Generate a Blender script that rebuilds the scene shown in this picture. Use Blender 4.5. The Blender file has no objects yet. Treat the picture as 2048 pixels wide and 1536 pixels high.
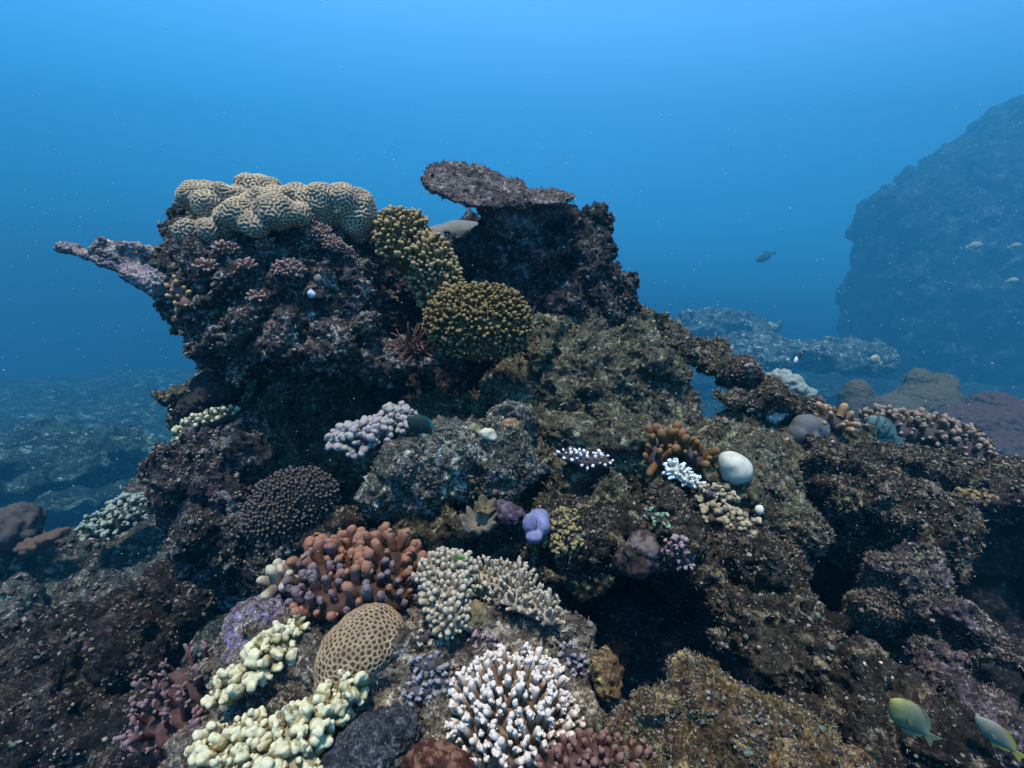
import bpy, math, random
import numpy as np
from mathutils import Matrix, Vector, Euler

SC = bpy.context.scene
COL = SC.collection
random.seed(7)
RNG = np.random.default_rng(11)

# ------------------------------------------------------------------ camera
PITCH = 11.5
CAM = np.array([0.0, 0.0, 0.0])
cam_d = bpy.data.cameras.new('camera')
cam_d.lens = 18.0
cam_d.sensor_width = 36.0
cam_d.clip_start = 0.02
cam_d.clip_end = 400.0
cam = bpy.data.objects.new('camera', cam_d)
COL.objects.link(cam)
cam.location = CAM
cam.rotation_euler = (math.radians(90.0 - PITCH), 0, 0)
SC.camera = cam

# ------------------------------------------------------------------ water light (world)
SUN_DIR = np.array([-0.06, -0.21, 0.97])
SUN_DIR = SUN_DIR / np.linalg.norm(SUN_DIR)
SUN_EL = math.asin(SUN_DIR[2])
SUN_AZ = math.atan2(SUN_DIR[0], SUN_DIR[1])
world = bpy.data.worlds.new('World')
SC.world = world
world.use_nodes = True
wn, wl = world.node_tree.nodes, world.node_tree.links
wn.clear()
w_out = wn.new('ShaderNodeOutputWorld')
w_bg = wn.new('ShaderNodeBackground')
w_tc = wn.new('ShaderNodeTexCoord')
w_sep = wn.new('ShaderNodeSeparateXYZ')
wl.new(w_tc.outputs['Generated'], w_sep.inputs[0])
# height of the looked-at water, brighter to the east where the surface is nearer
w_a = wn.new('ShaderNodeMath'); w_a.operation = 'MULTIPLY_ADD'
wl.new(w_sep.outputs['X'], w_a.inputs[0]); w_a.inputs[1].default_value = 0.10
wl.new(w_sep.outputs['Z'], w_a.inputs[2])
w_b = wn.new('ShaderNodeMath'); w_b.operation = 'MULTIPLY_ADD'
wl.new(w_a.outputs[0], w_b.inputs[0]); w_b.inputs[1].default_value = 0.5; w_b.inputs[2].default_value = 0.5
w_r = wn.new('ShaderNodeValToRGB')
cr = w_r.color_ramp
cr.interpolation = 'LINEAR'
stops = [(0.0, (0.000, 0.002, 0.005)), (0.42, (0.001, 0.010, 0.025)), (0.485, (0.006, 0.055, 0.14)),
         (0.52, (0.016, 0.19, 0.44)), (0.56, (0.03, 0.33, 0.74)), (0.62, (0.065, 0.44, 0.98)),
         (0.71, (0.18, 0.53, 1.10)), (0.80, (0.10, 0.29, 0.56)), (1.0, (0.03, 0.09, 0.17))]
cr.elements[0].position, cr.elements[0].color = stops[0][0], (*stops[0][1], 1)
cr.elements[1].position, cr.elements[1].color = stops[-1][0], (*stops[-1][1], 1)
for p_, c_ in stops[1:-1]:
    e_ = cr.elements.new(p_); e_.color = (*c_, 1)
wl.new(w_b.outputs[0], w_r.inputs[0])
w_sky = wn.new('ShaderNodeTexSky')
w_sky.sky_type = 'NISHITA'
w_sky.sun_disc = False
w_sky.sun_elevation = SUN_EL
w_sky.sun_rotation = SUN_AZ
w_mul = wn.new('ShaderNodeMix'); w_mul.data_type = 'RGBA'; w_mul.blend_type = 'MULTIPLY'
w_mul.inputs['Factor'].default_value = 1.0
wl.new(w_sky.outputs[0], w_mul.inputs['A']); w_mul.inputs['B'].default_value = (0.0006, 0.0035, 0.006, 1)
w_add = wn.new('ShaderNodeMix'); w_add.data_type = 'RGBA'; w_add.blend_type = 'ADD'
w_add.inputs['Factor'].default_value = 1.0
wl.new(w_r.outputs[0], w_add.inputs['A']); wl.new(w_mul.outputs['Result'], w_add.inputs['B'])
wl.new(w_add.outputs['Result'], w_bg.inputs[0])
w_bg.inputs[1].default_value = 1.1
wl.new(w_bg.outputs[0], w_out.inputs[0])

# ------------------------------------------------------------------ sun
sun_d = bpy.data.lights.new('sun', 'SUN')
sun_d.energy = 5.0
sun_d.angle = math.radians(7.0)
sun_d.color = (1.0, 0.93, 0.83)
sun = bpy.data.objects.new('sun', sun_d)
COL.objects.link(sun)
sun.rotation_euler = Vector(SUN_DIR.tolist()).to_track_quat('Z', 'Y').to_euler()

# ------------------------------------------------------------------ render settings
SC.view_settings.view_transform = 'Standard'
SC.view_settings.look = 'None'
SC.view_settings.exposure = 0.95
SC.view_settings.gamma = 1.0
SC.render.engine = 'CYCLES'
SC.cycles.max_bounces = 4
SC.cycles.diffuse_bounces = 1
SC.cycles.glossy_bounces = 1
SC.cycles.transmission_bounces = 1
SC.cycles.volume_bounces = 0
SC.cycles.use_denoising = True

# ================================================================== helpers
_c, _s = math.cos(math.radians(PITCH)), math.sin(math.radians(PITCH))


def P(px, py, d):
    """World point seen at photo pixel (2048x1536) at depth d along the view axis."""
    x = (px - 1024.0) / 1024.0 * d
    v = (768.0 - py) / 1024.0 * d
    return np.array([x, d * _c + v * _s, -d * _s + v * _c])


def proj(p):
    p = np.atleast_2d(p)
    d = p[:, 1] * _c - p[:, 2] * _s
    v = p[:, 1] * _s + p[:, 2] * _c
    return np.stack([1024 + p[:, 0] / d * 1024, 768 - v / d * 1024, d], 1)


_perm = np.random.default_rng(5).permutation(256).astype(np.int32)
_perm = np.concatenate([_perm, _perm, _perm])
_g = np.random.default_rng(6).normal(size=(256, 3)).astype(np.float32)
_g /= np.linalg.norm(_g, axis=1, keepdims=True)
_rnd = np.random.default_rng(8).random((256, 4)).astype(np.float32)


def _hash(i, j, k):
    return _perm[_perm[_perm[i & 255] + (j & 255)] + (k & 255)]


def noise(p, f=1.0, off=0.0):
    p = np.asarray(p, np.float32) * np.float32(f) + np.float32(off)
    i = np.floor(p).astype(np.int32)
    u = p - i
    w = u * u * u * (u * (u * 6 - 15) + 10)
    out = np.zeros(len(p), np.float32)
    for a in (0, 1):
        wx = w[:, 0] if a else 1 - w[:, 0]
        for b in (0, 1):
            wy = w[:, 1] if b else 1 - w[:, 1]
            for c in (0, 1):
                wz = w[:, 2] if c else 1 - w[:, 2]
                g = _g[_hash(i[:, 0] + a, i[:, 1] + b, i[:, 2] + c)]
                out += wx * wy * wz * ((u[:, 0] - a) * g[:, 0] + (u[:, 1] - b) * g[:, 1] + (u[:, 2] - c) * g[:, 2])
    return out * 1.5


def fbm(p, f, octv=4, gain=0.5, lac=2.03, off=0.0, ridged=False):
    o = np.zeros(len(p), np.float32)
    a = 1.0
    for k in range(octv):
        n = noise(p, f, off + 17.3 * k)
        if ridged:
            n = 1 - 2 * np.abs(n)
        o += a * n
        a *= gain
        f *= lac
    return o


def worley(p, f, off=0.0, jitter=0.9):
    """F1, F2, cell id hash for each point."""
    p = np.asarray(p, np.float32) * np.float32(f) + np.float32(off)
    i = np.floor(p).astype(np.int32)
    u = p - i
    f1 = np.full(len(p), 9.0, np.float32); f2 = f1.copy()
    cid = np.zeros(len(p), np.int32)
    for a in (-1, 0, 1):
        for b in (-1, 0, 1):
            for c in (-1, 0, 1):
                h = _hash(i[:, 0] + a, i[:, 1] + b, i[:, 2] + c)
                r = _rnd[h]
                dx = a + 0.5 + (r[:, 0] - .5) * jitter - u[:, 0]
                dy = b + 0.5 + (r[:, 1] - .5) * jitter - u[:, 1]
                dz = c + 0.5 + (r[:, 2] - .5) * jitter - u[:, 2]
                d = np.sqrt(dx * dx + dy * dy + dz * dz)
                m = d < f1
                f2 = np.where(m, f1, np.minimum(f2, d))
                cid = np.where(m, h, cid)
                f1 = np.where(m, d, f1)
    return f1, f2, cid


def rotm(rx=0, ry=0, rz=0):
    return np.array(Euler((math.radians(rx), math.radians(ry), math.radians(rz))).to_matrix(), np.float32)


class Blob:
    def __init__(s, c, r, rot=(0, 0, 0), k=0.06, sub=False):
        s.c = np.array(c, np.float32)
        s.r = np.array(r if hasattr(r, '__len__') else (r, r, r), np.float32)
        s.R = rotm(*rot)
        s.k = k
        s.sub = sub


def B(px, py, d, r, rot=(0, 0, 0), k=0.06, sub=False):
    """A blob centred on a photo pixel at depth d; r in photo pixels: one number, or width, height, depth."""
    r = np.array((r[0], r[2], r[1]) if hasattr(r, '__len__') else (r, r, r), np.float32) * d / 1024.0
    return Blob(P(px, py, d), r, rot, k, sub)


def surface_nets(D, org, h):
    """Quads of the zero level of the grid D (inside < 0)."""
    S = D < 0
    nx, ny, nz = D.shape
    cs = np.zeros((nx - 1, ny - 1, nz - 1), np.int8)
    for a in (0, 1):
        for b in (0, 1):
            for c in (0, 1):
                cs += S[a:nx - 1 + a, b:ny - 1 + b, c:nz - 1 + c]
    mix = (cs > 0) & (cs < 8)
    ci = np.argwhere(mix).astype(np.int32)
    idx = np.full(mix.shape, -1, np.int32)
    idx[mix] = np.arange(len(ci), dtype=np.int32)
    acc = np.zeros((len(ci), 3), np.float32)
    cnt = np.zeros(len(ci), np.float32)
    i, j, k = ci.T
    for ax in range(3):
        o1, o2 = [(1, 2), (0, 2), (0, 1)][ax]
        for u in (0, 1):
            for v in (0, 1):
                q = [i, j, k]
                q[o1] = q[o1] + u
                q[o2] = q[o2] + v
                d0 = D[q[0], q[1], q[2]]
                q2 = list(q); q2[ax] = q2[ax] + 1
                d1 = D[q2[0], q2[1], q2[2]]
                m = (d0 < 0) != (d1 < 0)
                t = np.where(m, d0 / np.where(d0 == d1, 1, d0 - d1), 0)
                off = [0, 0, 0]
                off[o1] = u; off[o2] = v
                for ax2 in range(3):
                    acc[:, ax2] += np.where(m, t if ax2 == ax else off[ax2], 0)
                cnt += m
    verts = (ci + acc / cnt[:, None]) * h + org
    quads = []
    for ax in range(3):
        sl0 = [slice(None)] * 3; sl1 = [slice(None)] * 3
        sl0[ax] = slice(0, -1); sl1[ax] = slice(1, None)
        cr_ = S[tuple(sl0)] != S[tuple(sl1)]
        o1, o2 = [(1, 2), (2, 0), (0, 1)][ax]
        e = np.argwhere(cr_).astype(np.int32)
        m = (e[:, o1] > 0) & (e[:, o2] > 0) & (e[:, o1] < D.shape[o1] - 1) & (e[:, o2] < D.shape[o2] - 1)
        e = e[m]
        inside = S[e[:, 0], e[:, 1], e[:, 2]]

        def cell(du, dv):
            q = e.copy(); q[:, o1] -= du; q[:, o2] -= dv
            return idx[q[:, 0], q[:, 1], q[:, 2]]
        f = np.stack([cell(1, 1), cell(0, 1), cell(0, 0), cell(1, 0)], 1)
        f[~inside] = f[~inside][:, ::-1]
        quads.append(f)
    q = np.concatenate(quads)
    return verts.astype(np.float32), q[(q >= 0).all(1)]


def sdf_mesh(blobs, h, warp=(), pad=0.06, zmin=None):
    """Smooth union of blobs on a grid. warp: list of (freq, amp, ridged) noises added to the distance."""
    lo = np.min([b.c - (np.abs(b.R) @ b.r) for b in blobs if not b.sub], 0) - pad
    hi = np.max([b.c + (np.abs(b.R) @ b.r) for b in blobs if not b.sub], 0) + pad
    if zmin is not None:
        lo[2] = max(lo[2], zmin)
    n = np.ceil((hi - lo) / h).astype(int) + 1
    D = np.full(n, 0.3, np.float32)
    for b in blobs:
        ext = np.abs(b.R) @ b.r + b.k + 0.05
        a0 = np.clip(np.floor((b.c - ext - lo) / h).astype(int), 0, n - 1)
        a1 = np.clip(np.ceil((b.c + ext - lo) / h).astype(int) + 1, 1, n)
        if (a1 <= a0).any():
            continue
        ax = [lo[q] + h * np.arange(a0[q], a1[q], dtype=np.float32) - b.c[q] for q in range(3)]
        X, Y, Z = np.meshgrid(*ax, indexing='ij', sparse=True)
        RT = b.R.T
        l = [(RT[q, 0] * X + RT[q, 1] * Y + RT[q, 2] * Z) / b.r[q] for q in range(3)]
        k0 = np.sqrt(l[0] ** 2 + l[1] ** 2 + l[2] ** 2)
        k1 = np.sqrt((l[0] / b.r[0]) ** 2 + (l[1] / b.r[1]) ** 2 + (l[2] / b.r[2]) ** 2)
        d = k0 * (k0 - 1) / np.maximum(k1, 1e-6)
        sl = tuple(slice(a0[q], a1[q]) for q in range(3))
        o = D[sl]
        if b.sub:
            t = np.clip(0.5 - 0.5 * (o + d) / b.k, 0, 1)
            D[sl] = o * (1 - t) - d * t + b.k * t * (1 - t)
        else:
            t = np.clip(0.5 + 0.5 * (o - d) / b.k, 0, 1)
            D[sl] = o * (1 - t) + d * t - b.k * t * (1 - t)
    if warp:
        amp = sum(abs(w[1]) for w in warp) * 1.6 + 2 * h
        m = np.abs(D) < amp
        ii = np.argwhere(m)
        p = (ii * h + lo).astype(np.float32)
        dd = np.zeros(len(p), np.float32)
        for kk, w in enumerate(warp):
            nn = noise(p, w[0], 31.7 * kk)
            if len(w) > 2 and w[2]:
                nn = 0.5 - 2.0 * np.abs(nn)
            dd += w[1] * nn
        D[m] += dd
    D[0] = D[-1] = 0.3
    D[:, 0] = D[:, -1] = 0.3
    D[:, :, -1] = 0.3
    if zmin is None:
        D[:, :, 0] = 0.3
    return biggest(*surface_nets(D, lo.astype(np.float32), h))


def biggest(v, f):
    """Drop everything but the largest connected piece."""
    lab = np.arange(len(v))
    for _ in range(400):
        m = lab[f].min(1)
        new = lab.copy()
        for k in range(f.shape[1]):
            np.minimum.at(new, f[:, k], m)
        new = new[new]
        if (new == lab).all():
            break
        lab = new
    cnt = np.bincount(lab, minlength=len(v))
    keep = lab == cnt.argmax()
    idx = np.cumsum(keep) - 1
    fk = keep[f[:, 0]]
    return v[keep], idx[f[fk]].astype(np.int32)


def normals(v, f):
    a = v[f[:, 2]] - v[f[:, 0]]
    b = v[f[:, 3 if f.shape[1] == 4 else 1]] - v[f[:, 1 if f.shape[1] == 4 else 0]]
    n = np.cross(a, b) if f.shape[1] == 4 else np.cross(v[f[:, 1]] - v[f[:, 0]], v[f[:, 2]] - v[f[:, 0]])
    vn = np.zeros_like(v)
    for k in range(f.shape[1]):
        for ax in range(3):
            vn[:, ax] += np.bincount(f[:, k], weights=n[:, ax], minlength=len(v))
    vn /= np.maximum(np.linalg.norm(vn, axis=1, keepdims=True), 1e-9)
    return vn


def smooth(v, f, it=1, lam=0.5):
    e = np.concatenate([f[:, [k, (k + 1) % f.shape[1]]] for k in range(f.shape[1])])
    deg = np.bincount(e.ravel(), minlength=len(v)).astype(np.float32)
    deg[deg == 0] = 1
    for _ in range(it):
        s = np.zeros_like(v)
        for ax in range(3):
            s[:, ax] = np.bincount(e[:, 0], weights=v[e[:, 1], ax], minlength=len(v)) + \
                np.bincount(e[:, 1], weights=v[e[:, 0], ax], minlength=len(v))
        v = v + lam * (s / deg[:, None] - v)
    return v


def mesh_data(name, v, f, attrs=None, smooth_shade=True):
    me = bpy.data.meshes.new(name)
    f = np.asarray(f, np.int32)
    me.vertices.add(len(v))
    me.vertices.foreach_set('co', np.asarray(v, np.float32).ravel())
    me.loops.add(f.size)
    me.loops.foreach_set('vertex_index', f.ravel())
    me.polygons.add(len(f))
    me.polygons.foreach_set('loop_start', np.arange(0, f.size, f.shape[1], dtype=np.int32))
    me.polygons.foreach_set('use_smooth', np.full(len(f), smooth_shade))
    me.update(calc_edges=True)
    for k, a in (attrs or {}).items():
        at = me.attributes.new(k, 'FLOAT', 'POINT')
        at.data.foreach_set('value', np.asarray(a, np.float32))
    return me


def link(name, me, mat=None, parent=None):
    o = bpy.data.objects.new(name, me)
    COL.objects.link(o)
    if mat is not None and me is not None and not me.materials:
        me.materials.append(mat)
    if parent is not None:
        o.parent = parent
    return o


def tag(o, label=None, cat=None, group=None, kind=None):
    if label: o['label'] = label
    if cat: o['category'] = cat
    if group: o['group'] = group
    if kind: o['kind'] = kind
    return o


def empty(name, loc, label, cat, group=None):
    o = bpy.data.objects.new(name, None)
    COL.objects.link(o)
    o.location = [float(x) for x in loc]
    o.empty_display_size = 0.05
    return tag(o, label, cat, group)


def obj(name, v, f, mat, label=None, cat=None, group=None, kind=None, parent=None, org=None, attrs=None, smooth_shade=True):
    """One mesh object; its origin is put at its base."""
    v = np.asarray(v, np.float32)
    if org is None:
        org = np.array([v[:, 0].mean(), v[:, 1].mean(), v[:, 2].min()])
    if parent is not None:
        org = np.array(parent.location)
    o = link(name, mesh_data(name, v - org, f, attrs, smooth_shade), mat, parent)
    if parent is None:
        o.location = [float(x) for x in org]
    return tag(o, label, cat, group, kind)


# ================================================================== materials
def new_mat(name):
    m = bpy.data.materials.new(name)
    m.use_nodes = True
    nt = m.node_tree
    nt.nodes.clear()
    out = nt.nodes.new('ShaderNodeOutputMaterial')
    bs = nt.nodes.new('ShaderNodeBsdfPrincipled')
    nt.links.new(bs.outputs[0], out.inputs[0])
    bs.inputs['Roughness'].default_value = 0.85
    bs.inputs['Specular IOR Level'].default_value = 0.15
    return m, nt, bs


def n_noise(nt, vec, scale, detail=4, rough=0.6, dist=0.0):
    n = nt.nodes.new('ShaderNodeTexNoise')
    n.inputs['Scale'].default_value = scale
    n.inputs['Detail'].default_value = detail
    n.inputs['Roughness'].default_value = rough
    n.inputs['Distortion'].default_value = dist
    nt.links.new(vec, n.inputs['Vector'])
    return n.outputs['Fac']


def n_ramp(nt, fac, stops, interp='LINEAR'):
    r = nt.nodes.new('ShaderNodeValToRGB')
    c = r.color_ramp
    c.interpolation = interp
    def col(x): return (x, x, x, 1) if not hasattr(x, '__len__') else (*x, 1)
    c.elements[0].position, c.elements[0].color = stops[0][0], col(stops[0][1])
    c.elements[1].position, c.elements[1].color = stops[-1][0], col(stops[-1][1])
    for p_, x in stops[1:-1]:
        e = c.elements.new(p_); e.color = col(x)
    nt.links.new(fac, r.inputs[0])
    return r.outputs[0]


def n_mix(nt, a, b, fac, mode='MIX'):
    m = nt.nodes.new('ShaderNodeMix')
    m.data_type = 'RGBA'; m.blend_type = mode
    for s_, x in (('A', a), ('B', b), ('Factor', fac)):
        if hasattr(x, 'is_output'):
            nt.links.new(x, m.inputs[s_])
        elif s_ == 'Factor':
            m.inputs[s_].default_value = x
        else:
            m.inputs[s_].default_value = (*x, 1)
    return m.outputs['Result']


def n_bump(nt, bs, h, strength=0.6, dist=0.01, prev=None):
    b = nt.nodes.new('ShaderNodeBump')
    b.inputs['Strength'].default_value = strength
    b.inputs['Distance'].default_value = dist
    nt.links.new(h, b.inputs['Height'])
    if prev is not None:
        nt.links.new(prev, b.inputs['Normal'])
    nt.links.new(b.outputs[0], bs.inputs['Normal'])
    return b.outputs[0]


def n_pos(nt):
    g = nt.nodes.new('ShaderNodeNewGeometry')
    return g.outputs['Position']


def rock_mat(name, dark=(0.03, 0.024, 0.022), mid=(0.10, 0.078, 0.065), pale=(0.30, 0.245, 0.18),
             coralline=(0.15, 0.095, 0.12), cor_amt=0.5, green=(0.10, 0.17, 0.10), green_amt=0.4, speck=0.5, f=1.0):
    """Reef rock: dark turf ground, pale crust patches, coralline and green patches, small light and dark grain."""
    m, nt, bs = new_mat(name)
    pos = n_pos(nt)

    def off(x, y, z):
        mp = nt.nodes.new('ShaderNodeVectorMath'); mp.operation = 'ADD'; mp.inputs[1].default_value = (x, y, z)
        nt.links.new(pos, mp.inputs[0])
        return mp.outputs[0]
    big = n_noise(nt, pos, 7.0 * f, 7, 0.68, 0.5)
    col = n_ramp(nt, big, [(0.38, dark), (0.60, mid)])
    pm = n_ramp(nt, n_noise(nt, off(1.3, 4.1, 8.8), 13 * f, 9, 0.74, 0.7), [(0.535, 0.0), (0.61, 1.0)])
    col = n_mix(nt, col, pale, pm)
    if cor_amt > 0:
        cm = n_ramp(nt, n_noise(nt, off(7.7, 2.2, 0.4), 9 * f, 9, 0.78, 0.9), [(0.63 - 0.13 * cor_amt, 0.0), (0.70 - 0.13 * cor_amt, 0.85)])
        col = n_mix(nt, col, coralline, cm)
    if green_amt > 0:
        gm = n_ramp(nt, n_noise(nt, off(3.7, 9.1, 5.3), 6.5 * f, 8, 0.74, 0.6), [(0.64 - 0.14 * green_amt, 0.0), (0.72 - 0.14 * green_amt, 0.8)])
        col = n_mix(nt, col, green, gm)
    mdm = n_noise(nt, off(2.2, 2.7, 3.1), 34 * f, 6, 0.72)
    col = n_mix(nt, col, n_ramp(nt, mdm, [(0.36, 0.30), (0.52, 0.95), (0.66, 1.7)]), 1.0, 'MULTIPLY')
    fine = n_noise(nt, pos, 95 * f, 4, 0.7)
    col = n_mix(nt, col, n_ramp(nt, fine, [(0.34, 0.35), (0.50, 0.9), (0.66, 1.8)]), 1.0, 'MULTIPLY')
    if speck > 0:
        sm_ = n_ramp(nt, n_noise(nt, off(5.5, 1.9, 6.2), 60 * f, 3, 0.6), [(0.655 - 0.035 * speck, 0.0), (0.70 - 0.03 * speck, 1.0)])
        zone = n_ramp(nt, n_noise(nt, off(9.5, 0.9, 1.2), 5 * f, 4), [(0.44, 0.0), (0.58, 1.0)])
        col = n_mix(nt, col, tuple(0.25 + 0.55 * x for x in pale), n_mix(nt, sm_, zone, 1.0, 'MULTIPLY'))
    nt.links.new(col, bs.inputs['Base Color'])
    b1 = n_bump(nt, bs, mdm, 0.9, 0.022 / f)
    b2 = n_bump(nt, bs, fine, 0.9, 0.009 / f, b1)
    n_bump(nt, bs, n_noise(nt, pos, 240 * f, 3, 0.7), 0.7, 0.003 / f, b2)
    return m


M = {}
M['bommie'] = rock_mat('bommie_rock', dark=(0.0139, 0.0126, 0.0131), mid=(0.0616, 0.0525, 0.0484), pale=(0.4173, 0.3727, 0.3329), coralline=(0.1615, 0.1080, 0.1200), cor_amt=0.7, green=(0.10, 0.14, 0.10), green_amt=0.3)
M['pillar'] = rock_mat('pillar_rock', dark=(0.0110, 0.0110, 0.0125), mid=(0.0460, 0.0440, 0.0458), pale=(0.2024, 0.1900, 0.1872), coralline=(0.12, 0.07, 0.10), cor_amt=0.4, green=(0.08, 0.10, 0.05), green_amt=0.2, speck=0.25)
M['slope'] = rock_mat('slope_rock', dark=(0.0317, 0.0299, 0.0214), mid=(0.1270, 0.1150, 0.0750), pale=(0.3174, 0.3047, 0.1928), cor_amt=0.2, green_amt=0.35, speck=0.5)
M['ridge'] = rock_mat('ridge_rock', dark=(0.0107, 0.0099, 0.0086), mid=(0.0430, 0.0352, 0.0257), pale=(0.2365, 0.1870, 0.1190), coralline=(0.1260, 0.0770, 0.0765), cor_amt=0.45, green=(0.07, 0.10, 0.06), green_amt=0.2, speck=0.8)
M['crust'] = rock_mat('crust_rock', dark=(0.0330, 0.0363, 0.0315), mid=(0.1320, 0.1430, 0.1208), pale=(0.5060, 0.5280, 0.4515), coralline=(0.20, 0.14, 0.19), cor_amt=0.6, green=(0.17, 0.24, 0.17), green_amt=0.6, speck=0.8)
M['mound'] = rock_mat('mound_rock', dark=(0.0480, 0.0408, 0.0345), mid=(0.1920, 0.1620, 0.1265), pale=(0.5040, 0.4440, 0.3450), coralline=(0.18, 0.12, 0.15), cor_amt=0.4, green=(0.12, 0.13, 0.07), green_amt=0.2, f=1.5)
M['golden'] = rock_mat('golden_rock', dark=(0.0378, 0.0251, 0.0136), mid=(0.1728, 0.1096, 0.0535), pale=(0.3672, 0.2610, 0.1166), coralline=(0.1584, 0.0648, 0.0504), cor_amt=0.4, green=(0.1584, 0.1368, 0.0360), green_amt=0.45, f=1.5)
M['seabed'] = rock_mat('seabed_ground', dark=(0.0068, 0.0220, 0.0216), mid=(0.0306, 0.0800, 0.0720), pale=(0.1445, 0.2700, 0.2250), coralline=(0.03, 0.03, 0.05), cor_amt=0.1, green=(0.0510, 0.1400, 0.1080), green_amt=0.5, speck=0.3, f=0.035)  # teal, red-poor colour stands in for light absorbed by the deep water
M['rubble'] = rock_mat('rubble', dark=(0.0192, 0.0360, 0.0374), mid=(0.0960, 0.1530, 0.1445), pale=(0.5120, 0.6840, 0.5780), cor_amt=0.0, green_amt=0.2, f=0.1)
M['apron'] = rock_mat('apron_rock', dark=(0.0216, 0.0245, 0.0216), mid=(0.0648, 0.0720, 0.0612), pale=(0.2160, 0.2232, 0.1800), cor_amt=0.3, green_amt=0.4, speck=0.9, f=0.5)
M['deep'] = rock_mat('deep_rock', dark=(0.006, 0.006, 0.007), mid=(0.02, 0.018, 0.018), pale=(0.06, 0.055, 0.05), cor_amt=0.2, green_amt=0.2, speck=0.4)  # near-black colour stands in for shade in the gaps behind the ridges
M['violet'] = rock_mat('violet_rock', dark=(0.0200, 0.0160, 0.0180), mid=(0.0700, 0.0550, 0.0630), pale=(0.2600, 0.2000, 0.1800), coralline=(0.1700, 0.1210, 0.1500), cor_amt=0.9, green_amt=0.1)
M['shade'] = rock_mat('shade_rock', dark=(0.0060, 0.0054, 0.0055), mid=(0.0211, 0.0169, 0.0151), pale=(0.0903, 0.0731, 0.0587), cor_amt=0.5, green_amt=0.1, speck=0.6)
M['seabed_near'] = rock_mat('seabed_rubble', dark=(0.0060, 0.0180, 0.0181), mid=(0.0330, 0.0792, 0.0709), pale=(0.1650, 0.2880, 0.2392), coralline=(0.04, 0.04, 0.06), cor_amt=0.2, green=(0.0450, 0.1440, 0.0990), green_amt=0.5, speck=0.5, f=0.10)  # teal again puts the water's absorption and haze into the ground colour
M['wall'] = rock_mat('reef_wall', dark=(0.012, 0.035, 0.060), mid=(0.030, 0.075, 0.11), pale=(0.16, 0.25, 0.28), coralline=(0.05, 0.06, 0.10), cor_amt=0.3, green=(0.04, 0.09, 0.09), green_amt=0.3, speck=0.6, f=0.045)  # bluish, lightened colour imitates distance haze on the rock


def rough_rock(blobs, h, warp, disp, sm=0, zmin=None):
    """SDF rock then vertex displacement. disp: list of (kind, freq, amp)."""
    v, f = sdf_mesh(blobs, h, warp, pad=0.10, zmin=zmin)
    if sm:
        v = smooth(v, f, sm)
    n = normals(v, f)
    d = np.zeros(len(v), np.float32)
    for q, (kind, fr, amp) in enumerate(disp):
        if kind == 'r':
            d += amp * (0.5 - 2.0 * np.abs(noise(v, fr, 5.1 * q)))
        elif kind == 'n':
            d += amp * noise(v, fr, 7.7 * q)
        elif kind == 'w':
            f1, f2, ci = worley(v, fr, 3.3 * q)
            d += amp * (0.45 - f1) * (0.3 + 1.4 * _rnd[ci, 3])
        elif kind == 'p':      # pits and holes
            d -= amp * np.clip((noise(v, fr, 2.9 * q) - 0.28) * 4, 0, 1)
    v = v + n * d[:, None]
    return v, f


# ================================================================== the setting
# ---- seabed: one sheet to beyond the visible distance
def seabed_z(x, y):
    p = np.stack([x, y, np.zeros_like(x)], 1).astype(np.float32)
    r = np.hypot(x, y - 1.5)
    z = -10.0 - 0.09 * np.clip(y, 0, 200) + 1.6 * noise(p, 0.06) + 0.8 * noise(p, 0.17, 4.2)
    return z


def build_seabed():
    t = np.linspace(-1, 1, 620)
    gx = 88 * np.sign(t) * (0.035 * np.abs(t) * 2 + 0.93 * np.abs(t) ** 4)
    u = np.linspace(0, 1, 620)
    gy = -6 + 112 * (0.09 * u * 2 + 0.82 * u ** 3.2)
    X, Y = np.meshgrid(gx, gy, indexing='ij')
    x, y = X.ravel(), Y.ravel()
    p = np.stack([x, y, np.zeros_like(x)], 1).astype(np.float32)
    z = seabed_z(x, y)
    z = z + 0.5 * fbm(p, 0.35, 6, 0.55, ridged=True)
    f1, f2, ci = worley(p, 0.30)
    z = z + 2.4 * np.clip(0.5 - f1, 0, 1) * (_rnd[ci, 2] > 0.45)
    f1, f2, ci = worley(p, 1.0)
    z = z + 0.6 * np.clip(0.5 - f1, 0, 1) * (_rnd[ci, 1] > 0.4)
    v = np.stack([x, y, z], 1)
    n1, n2 = X.shape
    i = np.arange(n1 * n2).reshape(n1, n2)
    f = np.stack([i[:-1, :-1], i[1:, :-1], i[1:, 1:], i[:-1, 1:]], -1).reshape(-1, 4)
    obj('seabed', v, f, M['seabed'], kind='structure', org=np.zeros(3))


build_seabed()

# ---- far reef wall and far reef
def build_wall():
    bl = []
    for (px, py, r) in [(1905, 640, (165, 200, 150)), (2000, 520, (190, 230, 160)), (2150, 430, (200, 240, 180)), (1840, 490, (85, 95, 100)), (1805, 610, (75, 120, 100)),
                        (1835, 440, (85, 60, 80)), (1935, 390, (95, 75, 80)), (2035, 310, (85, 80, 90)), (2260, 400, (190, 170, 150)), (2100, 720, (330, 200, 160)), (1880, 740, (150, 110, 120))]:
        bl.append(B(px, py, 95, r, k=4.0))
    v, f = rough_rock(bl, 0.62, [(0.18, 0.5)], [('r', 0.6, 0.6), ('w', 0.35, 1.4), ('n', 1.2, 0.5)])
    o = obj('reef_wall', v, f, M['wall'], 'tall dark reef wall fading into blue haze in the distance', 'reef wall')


build_wall()

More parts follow.
